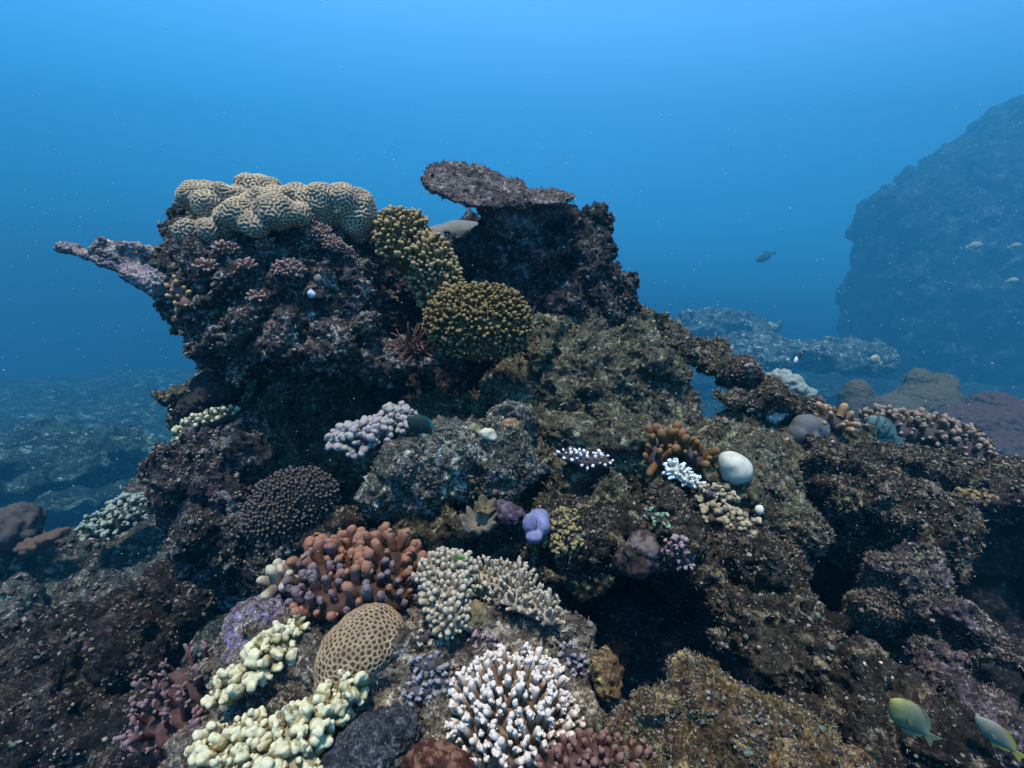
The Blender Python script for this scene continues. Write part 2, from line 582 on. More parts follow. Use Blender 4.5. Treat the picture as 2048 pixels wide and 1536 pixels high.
# ---- the reef slope the corals grow on
def build_reef():
    parts = []
    # left boulder of the bommie
    boulder = [B(545, 575, 2.35, (200, 130, 165), k=0.08), B(430, 545, 2.35, (95, 100, 110), k=0.08), B(655, 590, 2.3, (105, 125, 125), k=0.08),
               B(545, 658, 2.28, (150, 75, 150), k=0.08), B(640, 690, 2.2, (125, 45, 110), k=0.06), B(715, 520, 2.42, (48, 75, 70), k=0.08),
               B(445, 620, 2.4, (75, 62, 100), k=0.06), B(380, 460, 2.6, (46, 38, 60), k=0.06), B(715, 590, 2.22, (48, 70, 60), k=0.05),
               B(560, 500, 2.42, (180, 55, 130), k=0.07), B(690, 655, 2.12, (75, 25, 70), k=0.04), B(590, 640, 2.15, (60, 50, 60), k=0.05),
               B(800, 720, 2.2, (120, 30, 80), k=0.05), B(540, 705, 2.3, (110, 45, 110), k=0.06),
               B(815, 590, 2.25, (48, 85, 330), k=0.03, sub=True), B(300, 770, 2.35, (110, 105, 330), (0, 40, 0), k=0.06, sub=True)]
    v, f = rough_rock(boulder, 0.008, [(5, 0.06, True), (11, 0.042)],
                      [('w', 22, 0.02), ('r', 30, 0.011), ('n', 60, 0.010), ('p', 16, 0.03), ('n', 120, 0.004)])
    SURF['boulder'] = (v, f)
    obj('coral_boulder', v, f, M['bommie'], 'overhanging reef boulder capped by the big brain coral', 'reef rock')
    # pedestal, cave back, central pillar
    pillar = [B(1030, 530, 2.68, (105, 115, 120), k=0.08), B(1105, 490, 2.65, (48, 75, 80), k=0.05), B(1185, 520, 2.88, (40, 78, 80), k=0.05),
              B(1150, 560, 2.7, (75, 65, 80), k=0.05), B(1222, 580, 2.9, (42, 45, 60), k=0.05),
              B(940, 560, 2.8, (70, 75, 80), k=0.06), B(930, 500, 2.85, (40, 35, 60), k=0.05), B(1010, 640, 2.65, (140, 90, 90), k=0.08),
              B(1150, 620, 2.68, (105, 60, 80), k=0.07), B(860, 640, 3.35, (150, 130, 60), k=0.08), B(800, 580, 3.0, (85, 125, 40), k=0.06), B(910, 775, 2.75, (140, 70, 70), k=0.06), B(1190, 450, 2.9, (28, 34, 50), k=0.03), B(1245, 595, 2.88, (34, 40, 50), k=0.03)]
    v, f = rough_rock(pillar, 0.009, [(5.0, 0.07, True), (11, 0.05)],
                      [('w', 18, 0.04), ('r', 27, 0.02), ('n', 55, 0.012), ('p', 13, 0.03), ('n', 110, 0.005)])
    SURF['pillar'] = (v, f)
    obj('reef_pillar', v, f, M['pillar'], 'dark upright rock pillar under the flat dead table coral', 'reef rock')
    # slope
    slope = [B(1180, 770, 2.5, (185, 115, 150), k=0.1), B(1130, 690, 2.55, (105, 75, 100), k=0.08), B(1250, 755, 2.65, (90, 75, 110), k=0.08),
             B(1270, 680, 2.8, (60, 50, 70), k=0.06), B(1268, 642, 2.88, (52, 42, 60), k=0.05), B(1070, 810, 2.45, (115, 85, 110), k=0.08), B(1320, 895, 2.4, (175, 80, 140), k=0.1),
             B(1190, 890, 2.15, (150, 85, 110), k=0.08), B(1400, 970, 2.1, (180, 100, 140), k=0.08), B(1510, 900, 2.55, (130, 60, 110), k=0.07),
             B(980, 900, 2.55, (220, 110, 110), k=0.08), B(850, 1020, 2.7, (330, 180, 110), k=0.1), B(650, 860, 3.15, (300, 190, 110), k=0.1),
             B(1200, 1060, 2.05, (170, 110, 120), k=0.08), B(1000, 1220, 2.4, (400, 200, 140), k=0.1), B(1480, 1010, 2.0, (110, 90, 90), k=0.06),
             B(1640, 880, 2.65, (95, 40, 90), k=0.06), B(1320, 665, 2.95, (38, 32, 45), k=0.05),
             B(1270, 1255, 1.95, (190, 115, 330), k=0.05, sub=True)]
    v, f = rough_rock(slope, 0.0095, [(4.0, 0.085, True), (10, 0.045)],
                      [('w', 20, 0.02), ('r', 30, 0.012), ('n', 60, 0.012), ('p', 14, 0.03), ('n', 110, 0.005)])
    parts.append((v, f))
    tag(obj('reef_slope', v, f, M['slope']), kind='structure')
    SURF['slope'] = (v, f)


SURF = {}
build_reef()


def rock(name, blobs, h, mat, label, warp=((4.5, 0.055, True), (10, 0.035)), disp=(('w', 22, 0.02), ('r', 30, 0.011), ('n', 60, 0.010), ('p', 16, 0.03), ('n', 120, 0.004)), cat='reef rock', kind=None):
    v, f = rough_rock(blobs, h, warp, disp)
    SURF[name + str(len(SURF))] = (v, f)
    if kind:
        return tag(obj(name, v, f, mat), kind=kind)
    return obj(name, v, f, mat, label, cat)


NEAR = dict(warp=((10, 0.024, True), (22, 0.016)), disp=(('w', 38, 0.010), ('r', 55, 0.006), ('n', 110, 0.005), ('p', 26, 0.014), ('n', 230, 0.002)))
# crusted ledge in the middle
rock('crusted_ledge', [B(900, 930, 1.85, (140, 75, 80), k=0.05), B(830, 960, 1.8, (95, 75, 70), k=0.05), B(1000, 930, 1.85, (80, 85, 70), k=0.05),
                       B(930, 880, 1.95, (90, 45, 60), k=0.05), B(800, 1000, 1.8, (65, 40, 50), k=0.04), B(1010, 860, 2.0, (60, 40, 50), k=0.04)],
     0.007, M['crust'], 'grey green crusted ledge below the dark overhang')
# right side ridges going down towards the camera
RW = dict(warp=((6, 0.055, True), (14, 0.03)), disp=(('w', 24, 0.018), ('r', 34, 0.011), ('n', 70, 0.009), ('p', 18, 0.03), ('n', 140, 0.004)))
def chain(pts, ry, rz, tilt):
    return [B(px, py, d, (r, r * ry, r * rz), (0, tilt, 0), k=0.035) for px, py, d, r in pts]
rock('reef_ridge', chain([(1130, 1085, 1.62, 75), (1230, 1075, 1.58, 85), (1330, 1065, 1.6, 85), (1390, 1120, 1.55, 62), (1420, 1030, 1.78, 62), (1480, 1090, 1.66, 66), (1525, 1170, 1.54, 72), (1585, 1255, 1.42, 78), (1650, 1335, 1.3, 84), (1735, 1415, 1.2, 96),
                     (1835, 1490, 1.12, 110)], 0.8, 0.95, 40)
     + chain([(1400, 1010, 1.9, 80), (1430, 1190, 1.5, 55), (1490, 1270, 1.4, 60), (1555, 1350, 1.3, 62), (1620, 1430, 1.2, 66), (1700, 1500, 1.12, 72)], 0.75, 0.9, 45)
     + [B(1285, 1265, 1.45, (130, 105, 330), k=0.04, sub=True)],
     0.007, M['ridge'], 'dark craggy ridge running down past the yellow green fish', **RW)
rock('reef_ridge', [B(1505, 1000, 1.98, (75, 48, 70), (0, 20, 0), k=0.04), B(1585, 1045, 1.9, (48, 46, 60), (0, 25, 0), k=0.04), B(1560, 1110, 1.85, (60, 50, 60), k=0.05), B(1450, 960, 2.05, (60, 40, 60), k=0.04)],
     0.007, M['ridge'], 'knuckled brown rock under the cream white ball coral', **RW)
rock('reef_ridge', [B(1720, 985, 2.2, (92, 72, 110), (0, 22, 0), k=0.05), B(1815, 1040, 2.15, (92, 74, 110), (0, 25, 0), k=0.05), B(1868, 1078, 2.12, (52, 58, 80), k=0.05), B(1678, 930, 2.3, (62, 42, 80), (0, 20, 0), k=0.05),
                    B(1740, 1090, 2.2, (80, 60, 70), k=0.05)],
     0.009, M['ridge'], 'rounded dark rock behind the ridge with pale crust on its rim', **RW)
rock('reef_ridge', chain([(1770, 1135, 1.8, 46), (1830, 1170, 1.74, 56), (1890, 1215, 1.68, 60), (1935, 1260, 1.62, 46)], 0.6, 0.9, 32)
     + [B(1790, 1240, 1.85, (95, 55, 60), (0, 30, 0), k=0.05)],
     0.008, M['violet'], 'violet crusted rock crest at the deep edge of the reef', **RW)
rock('reef_ridge', chain([(1950, 1275, 1.6, 52), (2010, 1310, 1.56, 60), (2080, 1355, 1.5, 70)], 0.5, 0.9, 30)
     + [B(1890, 1340, 1.62, (80, 45, 60), (0, 35, 0), k=0.05), B(1960, 1420, 1.45, (95, 50, 70), (0, 35, 0), k=0.05), B(2050, 1500, 1.3, (110, 60, 80), (0, 35, 0), k=0.05), B(1930, 1510, 1.22, (80, 50, 60), (0, 35, 0), k=0.05)],
     0.008, M['violet'], 'pinkish crusted rock crest above the silvery fish', **RW)
rock('reef_ridge', [B(1880, 935, 2.8, (180, 36, 90), (0, 14, 0), k=0.06), B(2040, 985, 2.7, (160, 50, 90), (0, 10, 0), k=0.06), B(1850, 880, 3.1, (120, 34, 70), k=0.05)],
     0.011, M['ridge'], 'long low rock shelf below the knobby finger coral patch', **RW)
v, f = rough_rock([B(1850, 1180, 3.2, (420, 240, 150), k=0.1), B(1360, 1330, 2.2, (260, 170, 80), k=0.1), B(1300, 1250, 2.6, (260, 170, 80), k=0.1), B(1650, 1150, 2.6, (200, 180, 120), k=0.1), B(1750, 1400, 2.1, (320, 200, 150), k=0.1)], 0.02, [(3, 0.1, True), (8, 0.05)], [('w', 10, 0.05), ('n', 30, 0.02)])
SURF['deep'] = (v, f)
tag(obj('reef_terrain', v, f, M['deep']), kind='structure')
# foreground
rock('coral_mound', [B(800, 1400, 1.24, (320, 170, 150), k=0.06), B(960, 1350, 1.24, (230, 130, 130), k=0.06), B(720, 1270, 1.38, (190, 95, 120), k=0.05),
                     B(1000, 1270, 1.36, (140, 70, 90), k=0.05), B(560, 1350, 1.28, (150, 120, 110), k=0.05), B(880, 1600, 1.06, (420, 170, 170), k=0.06),
                     B(1060, 1480, 1.12, (190, 150, 130), k=0.05), B(600, 1540, 1.12, (280, 130, 140), k=0.05),
                     B(1110, 1290, 1.24, (85, 50, 60), k=0.04), B(930, 1300, 1.2, (60, 50, 50), k=0.03), B(800, 1340, 1.16, (50, 70, 50), k=0.03)],
     0.005, M['mound'], 'pale crusted mound carrying the bright corals at the front', **NEAR)
rock('golden_rock', [B(1420, 1480, 0.97, (200, 95, 95), k=0.03), B(1392, 1365, 1.0, (42, 72, 50), (0, -15, 0), k=0.02), B(1425, 1395, 1.0, (75, 36, 50), (0, 40, 0), k=0.02), B(1480, 1420, 0.98, (60, 34, 50), (0, 40, 0), k=0.02),
                     B(1300, 1440, 0.98, (62, 50, 55), k=0.02), B(1340, 1420, 1.0, (30, 34, 40), k=0.02), B(1560, 1490, 0.95, (150, 70, 80), (0, 25, 0), k=0.03), B(1450, 1590, 0.9, (290, 90, 110), k=0.03),
                     B(1650, 1540, 0.92, (130, 60, 70), (0, 25, 0), k=0.03)],
     0.0045, M['golden'], 'golden brown turf covered rock beside the black gap', **NEAR)
# dark lumps, left
rock('reef_lump', [B(400, 960, 2.05, (95, 85, 90), k=0.05), B(450, 900, 2.1, (85, 60, 80), k=0.05), B(370, 1010, 2.0, (60, 60, 60), k=0.04), B(430, 1050, 2.0, (80, 60, 70), k=0.04),
                   B(560, 1100, 2.1, (200, 110, 90), k=0.06)],
     0.009, M['pillar'], 'dark bluish lumpy rock beneath the cream fingered coral')
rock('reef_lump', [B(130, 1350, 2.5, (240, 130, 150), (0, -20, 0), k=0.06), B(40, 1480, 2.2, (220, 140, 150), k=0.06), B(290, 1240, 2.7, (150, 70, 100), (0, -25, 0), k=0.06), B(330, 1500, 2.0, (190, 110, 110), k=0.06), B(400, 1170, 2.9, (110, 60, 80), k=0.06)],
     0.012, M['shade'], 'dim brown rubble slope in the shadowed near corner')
v, f = rough_rock([B(120, 1230, 4.6, (420, 120, 200), k=0.2), B(290, 1110, 5.2, (190, 60, 120), k=0.2), B(60, 1090, 6.5, (200, 40, 120), k=0.2), B(330, 1000, 6.0, (90, 40, 80), k=0.2)],
                   0.03, [(1.6, 0.16, True), (4, 0.1)], [('w', 6, 0.08), ('r', 9, 0.04), ('n', 18, 0.03)])
SURF['apron'] = (v, f)
v2, f2 = rough_rock([B(60, 1020, 12, (330, 60, 220), (0, 8, 0), k=0.8), B(230, 950, 17, (220, 36, 200), k=0.8), B(-60, 930, 22, (300, 26, 200), k=1.0), B(60, 1130, 7.5, (330, 90, 220), k=0.6), B(230, 1060, 9, (220, 60, 200), k=0.6), B(330, 1000, 10, (120, 60, 120), k=0.4)],
                    0.12, [(0.4, 0.35), (1.2, 0.15)], [('w', 1.3, 0.3), ('r', 2.4, 0.10), ('n', 5, 0.08), ('w', 4.0, 0.10)])
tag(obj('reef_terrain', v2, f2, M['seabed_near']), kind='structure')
tag(obj('reef_terrain', v, f, M['apron']), kind='structure')
# craggy ledge at the ridge line, right of the slope
rock('reef_crag', [B(1400, 715, 2.8, (60, 22, 40), (0, 22, 0), k=0.03), B(1470, 745, 2.75, (75, 28, 50), (0, 18, 0), k=0.03), B(1440, 705, 2.75, (16, 24, 20), k=0.02),
                   B(1560, 805, 2.65, (85, 24, 60), (0, 14, 0), k=0.03), B(1640, 825, 2.6, (60, 22, 50), (0, 10, 0), k=0.03), B(1530, 775, 2.7, (40, 22, 40), k=0.03), B(1485, 800, 2.6, (62, 18, 50), (0, 8, 0), k=0.03), B(1360, 690, 2.85, (30, 22, 40), k=0.03)],
     0.008, M['ridge'], 'jagged dark crag with a gap of blue water beneath it')

#@CORALS
# ================================================================== where the reef surface is
ZW, ZH = 512, 384
ZB = np.full((ZH, ZW), 99.0, np.float32)


def zb_add(v):
    q = proj(v)
    m = (q[:, 2] > 0.2)
    q = q[m]
    ix = np.floor(q[:, 0] / 4).astype(int); iy = np.floor(q[:, 1] / 4).astype(int)
    m = (ix >= 0) & (iy >= 0) & (ix < ZW) & (iy < ZH)
    np.minimum.at(ZB, (iy[m], ix[m]), q[m, 2].astype(np.float32))


for v_, f_ in SURF.values():
    zb_add(v_)


def dep(px, py, r=1):
    ix, iy = int(np.clip(px / 4, r, ZW - r - 1)), int(np.clip(py / 4, r, ZH - r - 1))
    w = ZB[iy - r:iy + r + 1, ix - r:ix + r + 1]
    w = w[w < 50]
    return float(np.median(w)) if len(w) else 3.0


# ================================================================== coral pieces
def coral_mat(name, base, tip=None, t0=0.55, t1=0.95, var=0.35, fine=160, bump=0.5, bd=0.003, rough=0.8, polyp=0, patch=None, patch_scale=30, pt=0.52):
    m, nt, bs = new_mat(name)
    pos = n_pos(nt)
    nz = n_noise(nt, pos, 40, 5, 0.65)
    oi = nt.nodes.new('ShaderNodeObjectInfo')
    base = n_mix(nt, base, n_ramp(nt, oi.outputs['Random'], [(0.0, (0.72, 0.70, 0.68)), (1.0, (1.18, 1.15, 1.10))]), 1.0, 'MULTIPLY')
    col = n_mix(nt, base, n_ramp(nt, nz, [(0.3, 1 - var * 1.3), (0.7, 1 + var)]), 1.0, 'MULTIPLY')
    if tip is not None:
        at = nt.nodes.new('ShaderNodeAttribute'); at.attribute_name = 'tip'
        col = n_mix(nt, col, tip, n_ramp(nt, at.outputs['Fac'], [(t0, 0.0), (t1, 1.0)]))
    if patch is not None:
        pm = n_ramp(nt, n_noise(nt, pos, patch_scale, 4, 0.65), [(pt, 0.0), (pt + 0.06, 0.85)])
        col = n_mix(nt, col, patch, pm)
    if polyp:
        vo = nt.nodes.new('ShaderNodeTexVoronoi'); vo.inputs['Scale'].default_value = polyp
        nt.links.new(pos, vo.inputs['Vector'])
        col = n_mix(nt, col, n_ramp(nt, vo.outputs['Distance'], [(0.1, 1.15), (0.7, 0.62)]), 1.0, 'MULTIPLY')
    nt.links.new(col, bs.inputs['Base Color'])
    bs.inputs['Roughness'].default_value = rough
    fb = n_noise(nt, pos, fine, 4, 0.7)
    b1 = n_bump(nt, bs, fb, bump, bd)
    if polyp:
        n_bump(nt, bs, vo.outputs['Distance'], 1.0, -0.7 / polyp, b1)
    return m


def finger(L=1.0, r0=0.2, r1=0.2, bend=0.15, seg=9, rings=8, bump=0.08, seed=0, tipr=None, nubs=0, nub_r=0.07):
    """A finger along +z of length L: tapered tube with a round tip; nubs: small side buds near the tip."""
    rg = np.random.default_rng(seed)
    vs, fs, tp = [], [], []

    def tube(base, axis, L, r0, r1, bend, seg, rings, t_off, t_sc, round_=True):
        n0 = sum(len(x) for x in vs)
        axis = axis / np.linalg.norm(axis)
        a = np.cross(axis, [0.3, 0.9, 0.1]); a /= np.linalg.norm(a)
        b = np.cross(axis, a)
        ph = rg.random() * 6.28
        ts = np.concatenate([np.linspace(0, 0.78, rings - 3), [0.88, 0.96, 1.0]])
        ang = np.linspace(0, 2 * math.pi, seg, endpoint=False)
        pts = []
        for t in ts:
            rr = r0 + (r1 - r0) * t
            # dome
            dl = max(r1 / L, 1e-3)
            if t > 1 - dl:
                rr *= math.sqrt(max(1 - ((t - 1 + dl) / dl) ** 2, 0.0)) * 0.98 + 0.02
            wob = 1 + bump * (rg.random(seg) - 0.5) * 2
            cx = base + axis * L * t + (a * math.cos(ph) + b * math.sin(ph)) * bend * L * t * t
            pts.append(cx[None] + (np.cos(ang)[:, None] * a + np.sin(ang)[:, None] * b) * rr * wob[:, None])
        pts = np.concatenate(pts)
        q = np.arange(len(ts) * seg).reshape(len(ts), seg)
        f = np.stack([q[:-1], np.roll(q[:-1], -1, 1), np.roll(q[1:], -1, 1), q[1:]], -1).reshape(-1, 4) + n0
        vs.append(pts); fs.append(f)
        tp.append(t_off + t_sc * np.repeat(ts, seg))
        return a, b
    a, b = tube(np.zeros(3), np.array([0, 0, 1.0]), L, r0, r1, bend, seg, rings, 0, 1)
    for q in range(nubs):
        t = rg.uniform(0.35, 0.92)
        an = rg.random() * 6.28
        d = np.array([math.cos(an), math.sin(an), 0.9])
        tube(np.array([0, 0, L * t]) + d * r0 * 0.2, d, rg.uniform(0.14, 0.30) * L, nub_r, nub_r * 0.8, 0.05, 6, 6, 0.45 + 0.4 * t, 0.45)
    v = np.concatenate(vs); f = np.concatenate(fs)
    return v.astype(np.float32), f, np.concatenate(tp)


def quat_to(d, roll=0.0):
    q = Vector(d.tolist()).to_track_quat('Z', 'Y')
    return q @ Euler((0, 0, roll)).to_quaternion()


def place_parts(root, part, protos, mats, pts, dirs, scales, seed=0, limit=100):
    """Each of the largest parts an object of its own (shared meshes), the rest one stuff mesh."""
    rg = random.Random(seed)
    datas = []
    for k, (v, f, t) in enumerate(protos):
        for mt in mats:
            me = mesh_data(part, v, f, {'tip': t}); me.materials.append(mt)
            datas.append(me)
    loc = np.array(root.location)
    sc = np.asarray(scales)
    show = np.argsort(np.linalg.norm(pts, axis=1) / (sc if sc.ndim == 1 else sc[:, 0]))
    rest_v, rest_f, rest_t, n0 = [], [], [], 0
    for k, i in enumerate(show):
        q = quat_to(dirs[i], rg.random() * 6.28)
        if k < limit:
            o = bpy.data.objects.new(part, datas[rg.randrange(len(datas))])
            COL.objects.link(o)
            o.parent = root
            o.location = (pts[i] - loc).tolist()
            o.rotation_mode = 'QUATERNION'
            o.rotation_quaternion = q
            s_ = sc[i]
            o.scale = (s_, s_, s_) if np.ndim(s_) == 0 else tuple(float(x) for x in s_)
        else:
            v, f, t = protos[rg.randrange(len(protos))]
            s_ = sc[i]
            vv = (v * s_) @ np.array(q.to_matrix()).T + pts[i] - loc
            rest_v.append(vv); rest_f.append(f + n0); rest_t.append(t); n0 += len(v)
    if rest_v:
        me = mesh_data('more_' + part, np.concatenate(rest_v), np.concatenate(rest_f), {'tip': np.concatenate(rest_t)})
        o = link('more_' + part, me, mats[0], root)
        o['kind'] = 'stuff'


def colony(name, label, cat, blobs, body_mat, part, protos, mats, spacing, count, size, h=0.006, upmix=0.5, jit=0.25, up=-0.2, front=-0.15,
           seed=0, group=None, warp=((30, 0.004),), base_name='base', sink=0.0, sizevar=0.25, limit=100, keep=None, vary=None):
    v, f = sdf_mesh(blobs, h, warp)
    n = normals(v, f)
    org = np.array([v[:, 0].mean(), v[:, 1].mean(), v[:, 2].min()])
    root = empty(name, org, label, cat, group)
    obj(base_name, v, f, body_mat, parent=root, attrs={'tip': np.zeros(len(v))})
    ii = pick_points(v, n, spacing, count, up, front, seed, keep)
    rg = np.random.default_rng(seed + 1)
    d = n[ii] * (1 - upmix) + np.array([0, -0.08, 1.0]) * upmix + rg.normal(size=(len(ii), 3)) * jit
    d /= np.linalg.norm(d, axis=1, keepdims=True)
    s = size * (1 + sizevar * rg.normal(size=len(ii)).clip(-1.6, 1.6))
    if vary is not None:
        s = s * vary(v[ii])
    place_parts(root, part, protos, mats, v[ii] - d * sink, d, s, seed, limit)
    return root


def lump(name, label, cat, blobs, h, mat, disp=(), warp=(), group=None, sm=1, attrs=None):
    v, f = rough_rock(blobs, h, warp, disp, sm)
    return obj(name, v, f, mat, label, cat, group, attrs=attrs)


def Bd(px, py, r, rot=(0, 0, 0), k=0.03, dz=0.0):
    """A blob on the reef surface at a photo pixel, dz metres nearer than it."""
    return B(px, py, dep(px, py, 2) - dz, r, rot, k)


def pick_points(v, n, spacing, count, up=-0.2, front=-0.15, seed=0, keep=None):
    """Greedy spaced points on a body; rejects downward normals and backs turned from the camera."""
    rg = np.random.default_rng(seed)
    view = -v / np.linalg.norm(v, axis=1, keepdims=True)
    m = (n[:, 2] > up) & ((n * view).sum(1) > front)
    if keep is not None:
        m &= keep(v, n)
    ii = np.flatnonzero(m)
    rg.shuffle(ii)
    out = []
    grid = {}
    for i in ii:
        c = tuple(np.floor(v[i] / spacing).astype(int))
        ok = True
        for a in (-1, 0, 1):
            for b in (-1, 0, 1):
                for d in (-1, 0, 1):
                    for j in grid.get((c[0] + a, c[1] + b, c[2] + d), ()):
                        if ((v[i] - v[j]) ** 2).sum() < spacing * spacing:
                            ok = False; break
                    if not ok: break
                if not ok: break
            if not ok: break
        if ok:
            grid.setdefault(c, []).append(i); out.append(i)
            if len(out) >= count:
                break
    return np.array(out)


# ---------------- brain coral
def labyrinth(v, f, l0, it=160, seed=3):
    e = np.concatenate([f[:, [k, (k + 1) % 4]] for k in range(4)])
    a = np.concatenate([e[:, 0], e[:, 1]]); b = np.concatenate([e[:, 1], e[:, 0]])
    deg = np.bincount(a, minlength=len(v)).astype(np.float32); deg[deg == 0] = 1
    u = np.random.default_rng(seed).normal(size=len(v)).astype(np.float32) * 0.3

    def lap(x):
        return 4 * (np.bincount(a, weights=x[b], minlength=len(v)) / deg - x)
    for _ in range(it):
        w = lap(u) + l0 * u
        u = u + 0.03 * (0.9 * u - (lap(w) + l0 * w) - u ** 3)
        u = np.clip(u, -2, 2)
    return u


def build_brain():
    D = 2.04
    L = [(412, 397, D + .22, (48, 33, 48)), (425, 412, D + .06, (38, 27, 40)), (470, 400, D + .10, (45, 26, 45)), (521, 384, D + .26, (46, 30, 50)),
         (482, 432, D - .02, (42, 34, 45)), (552, 426, D - .05, (40, 36, 44)), (520, 408, D + .05, (45, 26, 45)), (572, 404, D + .10, (48, 28, 50)),
         (622, 410, D + .08, (48, 30, 45)), (650, 420, D + .10, (24, 28, 40)), (623, 382, D + .28, (36, 26, 40)), (692, 408, D + .12, (38, 38, 45)),
         (716, 432, D + .16, (36, 52, 45)), (500, 372, D + .30, (26, 20, 30)), (592, 392, D + .05, (28, 22, 30)), (640, 392, D + .05, (24, 22, 30)), (455, 436, D - .03, (28, 22, 28)), (512, 452, D - .07, (28, 22, 28)), (592, 432, D - .02, (26, 22, 28)), (440, 386, D + .05, (24, 18, 28)), (375, 463, D - .0, (24, 24, 26)), (421, 462, D - .02, (25, 23, 26)),
         (452, 455, D + .02, (30, 28, 30)), (356, 505, D + .06, (16, 26, 24)), (352, 545, D + .06, (17, 30, 24)), (560, 446, D + .22, (150, 30, 110)),
         (345, 438, D + .28, (26, 26, 40)), (342, 478, D + .30, (22, 26, 40))]
    bl = [B(px, py - 2, d, r, k=0.008) for px, py, d, r in L]
    v, f = sdf_mesh(bl, 0.0032, [(7, 0.014), (17, 0.012)])
    v = smooth(v, f, 3)
    n = normals(v, f)
    u = labyrinth(v, f, 1.15)
    rdg = np.tanh(2.0 * u)
    v = v + n * (0.0026 * rdg)[:, None] + n * (0.0012 * noise(v, 45))[:, None]
    m, nt, bs = new_mat('brain_coral')
    at = nt.nodes.new('ShaderNodeAttribute'); at.attribute_name = 'tip'
    pos = n_pos(nt)
    wall = n_mix(nt, (0.46, 0.335, 0.205), n_ramp(nt, n_noise(nt, pos, 14, 5, 0.6), [(0.3, 0.55), (0.7, 1.25)]), 1.0, 'MULTIPLY')
    col = n_mix(nt, (0.14, 0.12, 0.092), wall, n_ramp(nt, at.outputs['Fac'], [(0.25, 0.0), (0.72, 1.0)]))
    dust = n_ramp(nt, n_noise(nt, pos, 6.5, 4, 0.6), [(0.56, 0.0), (0.66, 0.6)])
    col = n_mix(nt, col, (0.30, 0.25, 0.21), dust)
    nt.links.new(col, bs.inputs['Base Color'])
    n_bump(nt, bs, n_noise(nt, pos, 250, 3), 0.5, 0.002)
    obj('brain_coral', v, f, m, 'big lobed brain coral with maze ridges capping the overhanging boulder', 'brain coral', attrs={'tip': rdg * 0.5 + 0.5})
    zb_add(v)


build_brain()


# ---------------- honeycomb coral
def build_honeycomb():
    bl = [B(742, 1258, 1.17, (58, 40, 60), (0, 0, 0), k=0.04), B(715, 1305, 1.13, (68, 48, 56), k=0.05), B(682, 1345, 1.1, (50, 42, 48), k=0.05), B(770, 1280, 1.16, (30, 34, 40), k=0.03)]
    v, f = sdf_mesh(bl, 0.0013, [(9, 0.012), (20, 0.006)])
    v = smooth(v, f, 2)
    n = normals(v, f)
    cell = 0.0112
    ii = pick_points(v, n, cell * 0.86, 4000, -2, -2, 5)
    from mathutils import kdtree
    kd = kdtree.KDTree(len(ii))
    for q, p_ in enumerate(v[ii]):
        kd.insert(p_.tolist(), q)
    kd.balance()
    w = np.empty(len(v), np.float32)
    for q, p_ in enumerate(v.tolist()):
        r_ = kd.find_n(p_, 2)
        w[q] = (r_[1][2] - r_[0][2]) / cell
    wall = np.clip(1 - w / 0.66, 0, 1)
    v = v + n * (0.0032 * wall)[:, None] + n * (0.001 * noise(v, 60))[:, None]
    m, nt, bs = new_mat('honeycomb_coral')
    at = nt.nodes.new('ShaderNodeAttribute'); at.attribute_name = 'tip'
    pos = n_pos(nt)
    wl_ = n_mix(nt, (0.26, 0.185, 0.11), n_ramp(nt, n_noise(nt, pos, 35, 5, 0.6), [(0.3, 0.6), (0.7, 1.25)]), 1.0, 'MULTIPLY')
    col = n_mix(nt, (0.035, 0.028, 0.02), wl_, n_ramp(nt, at.outputs['Fac'], [(0.12, 0.0), (0.50, 1.0)]))
    nt.links.new(col, bs.inputs['Base Color'])
    n_bump(nt, bs, n_noise(nt, pos, 500, 3), 0.5, 0.001)
    obj('honeycomb_coral', v, f, m, 'rounded tan coral covered in small dark honeycomb cells', 'honeycomb coral', attrs={'tip': wall})
    zb_add(v)


build_honeycomb()

def lumpy(seed, n=4, spread=0.34):
    """An uneven lobe of fused lumps, about one unit tall."""
    rg = np.random.default_rng(seed)
    bl = [Blob((0, 0, 0.35), (0.36, 0.36, 0.5), k=0.16)]
    for q in range(n):
        a = rg.random() * 6.28
        rr = rg.uniform(0.18, 0.34)
        bl.append(Blob((math.cos(a) * spread * rg.uniform(.5, 1.2), math.sin(a) * spread * rg.uniform(.5, 1.2), rg.uniform(0.3, 0.95)), (rr * rg.uniform(.8, 1.3), rr, rr * rg.uniform(.8, 1.5)), (rg.uniform(-40, 40), rg.uniform(-40, 40), 0), k=0.12))
    v, f = sdf_mesh(bl, 0.075, [(2.2, 0.10), (5, 0.05)], pad=0.2)
    v = smooth(v, f, 1)
    return v, f, np.clip(v[:, 2], 0, 1)


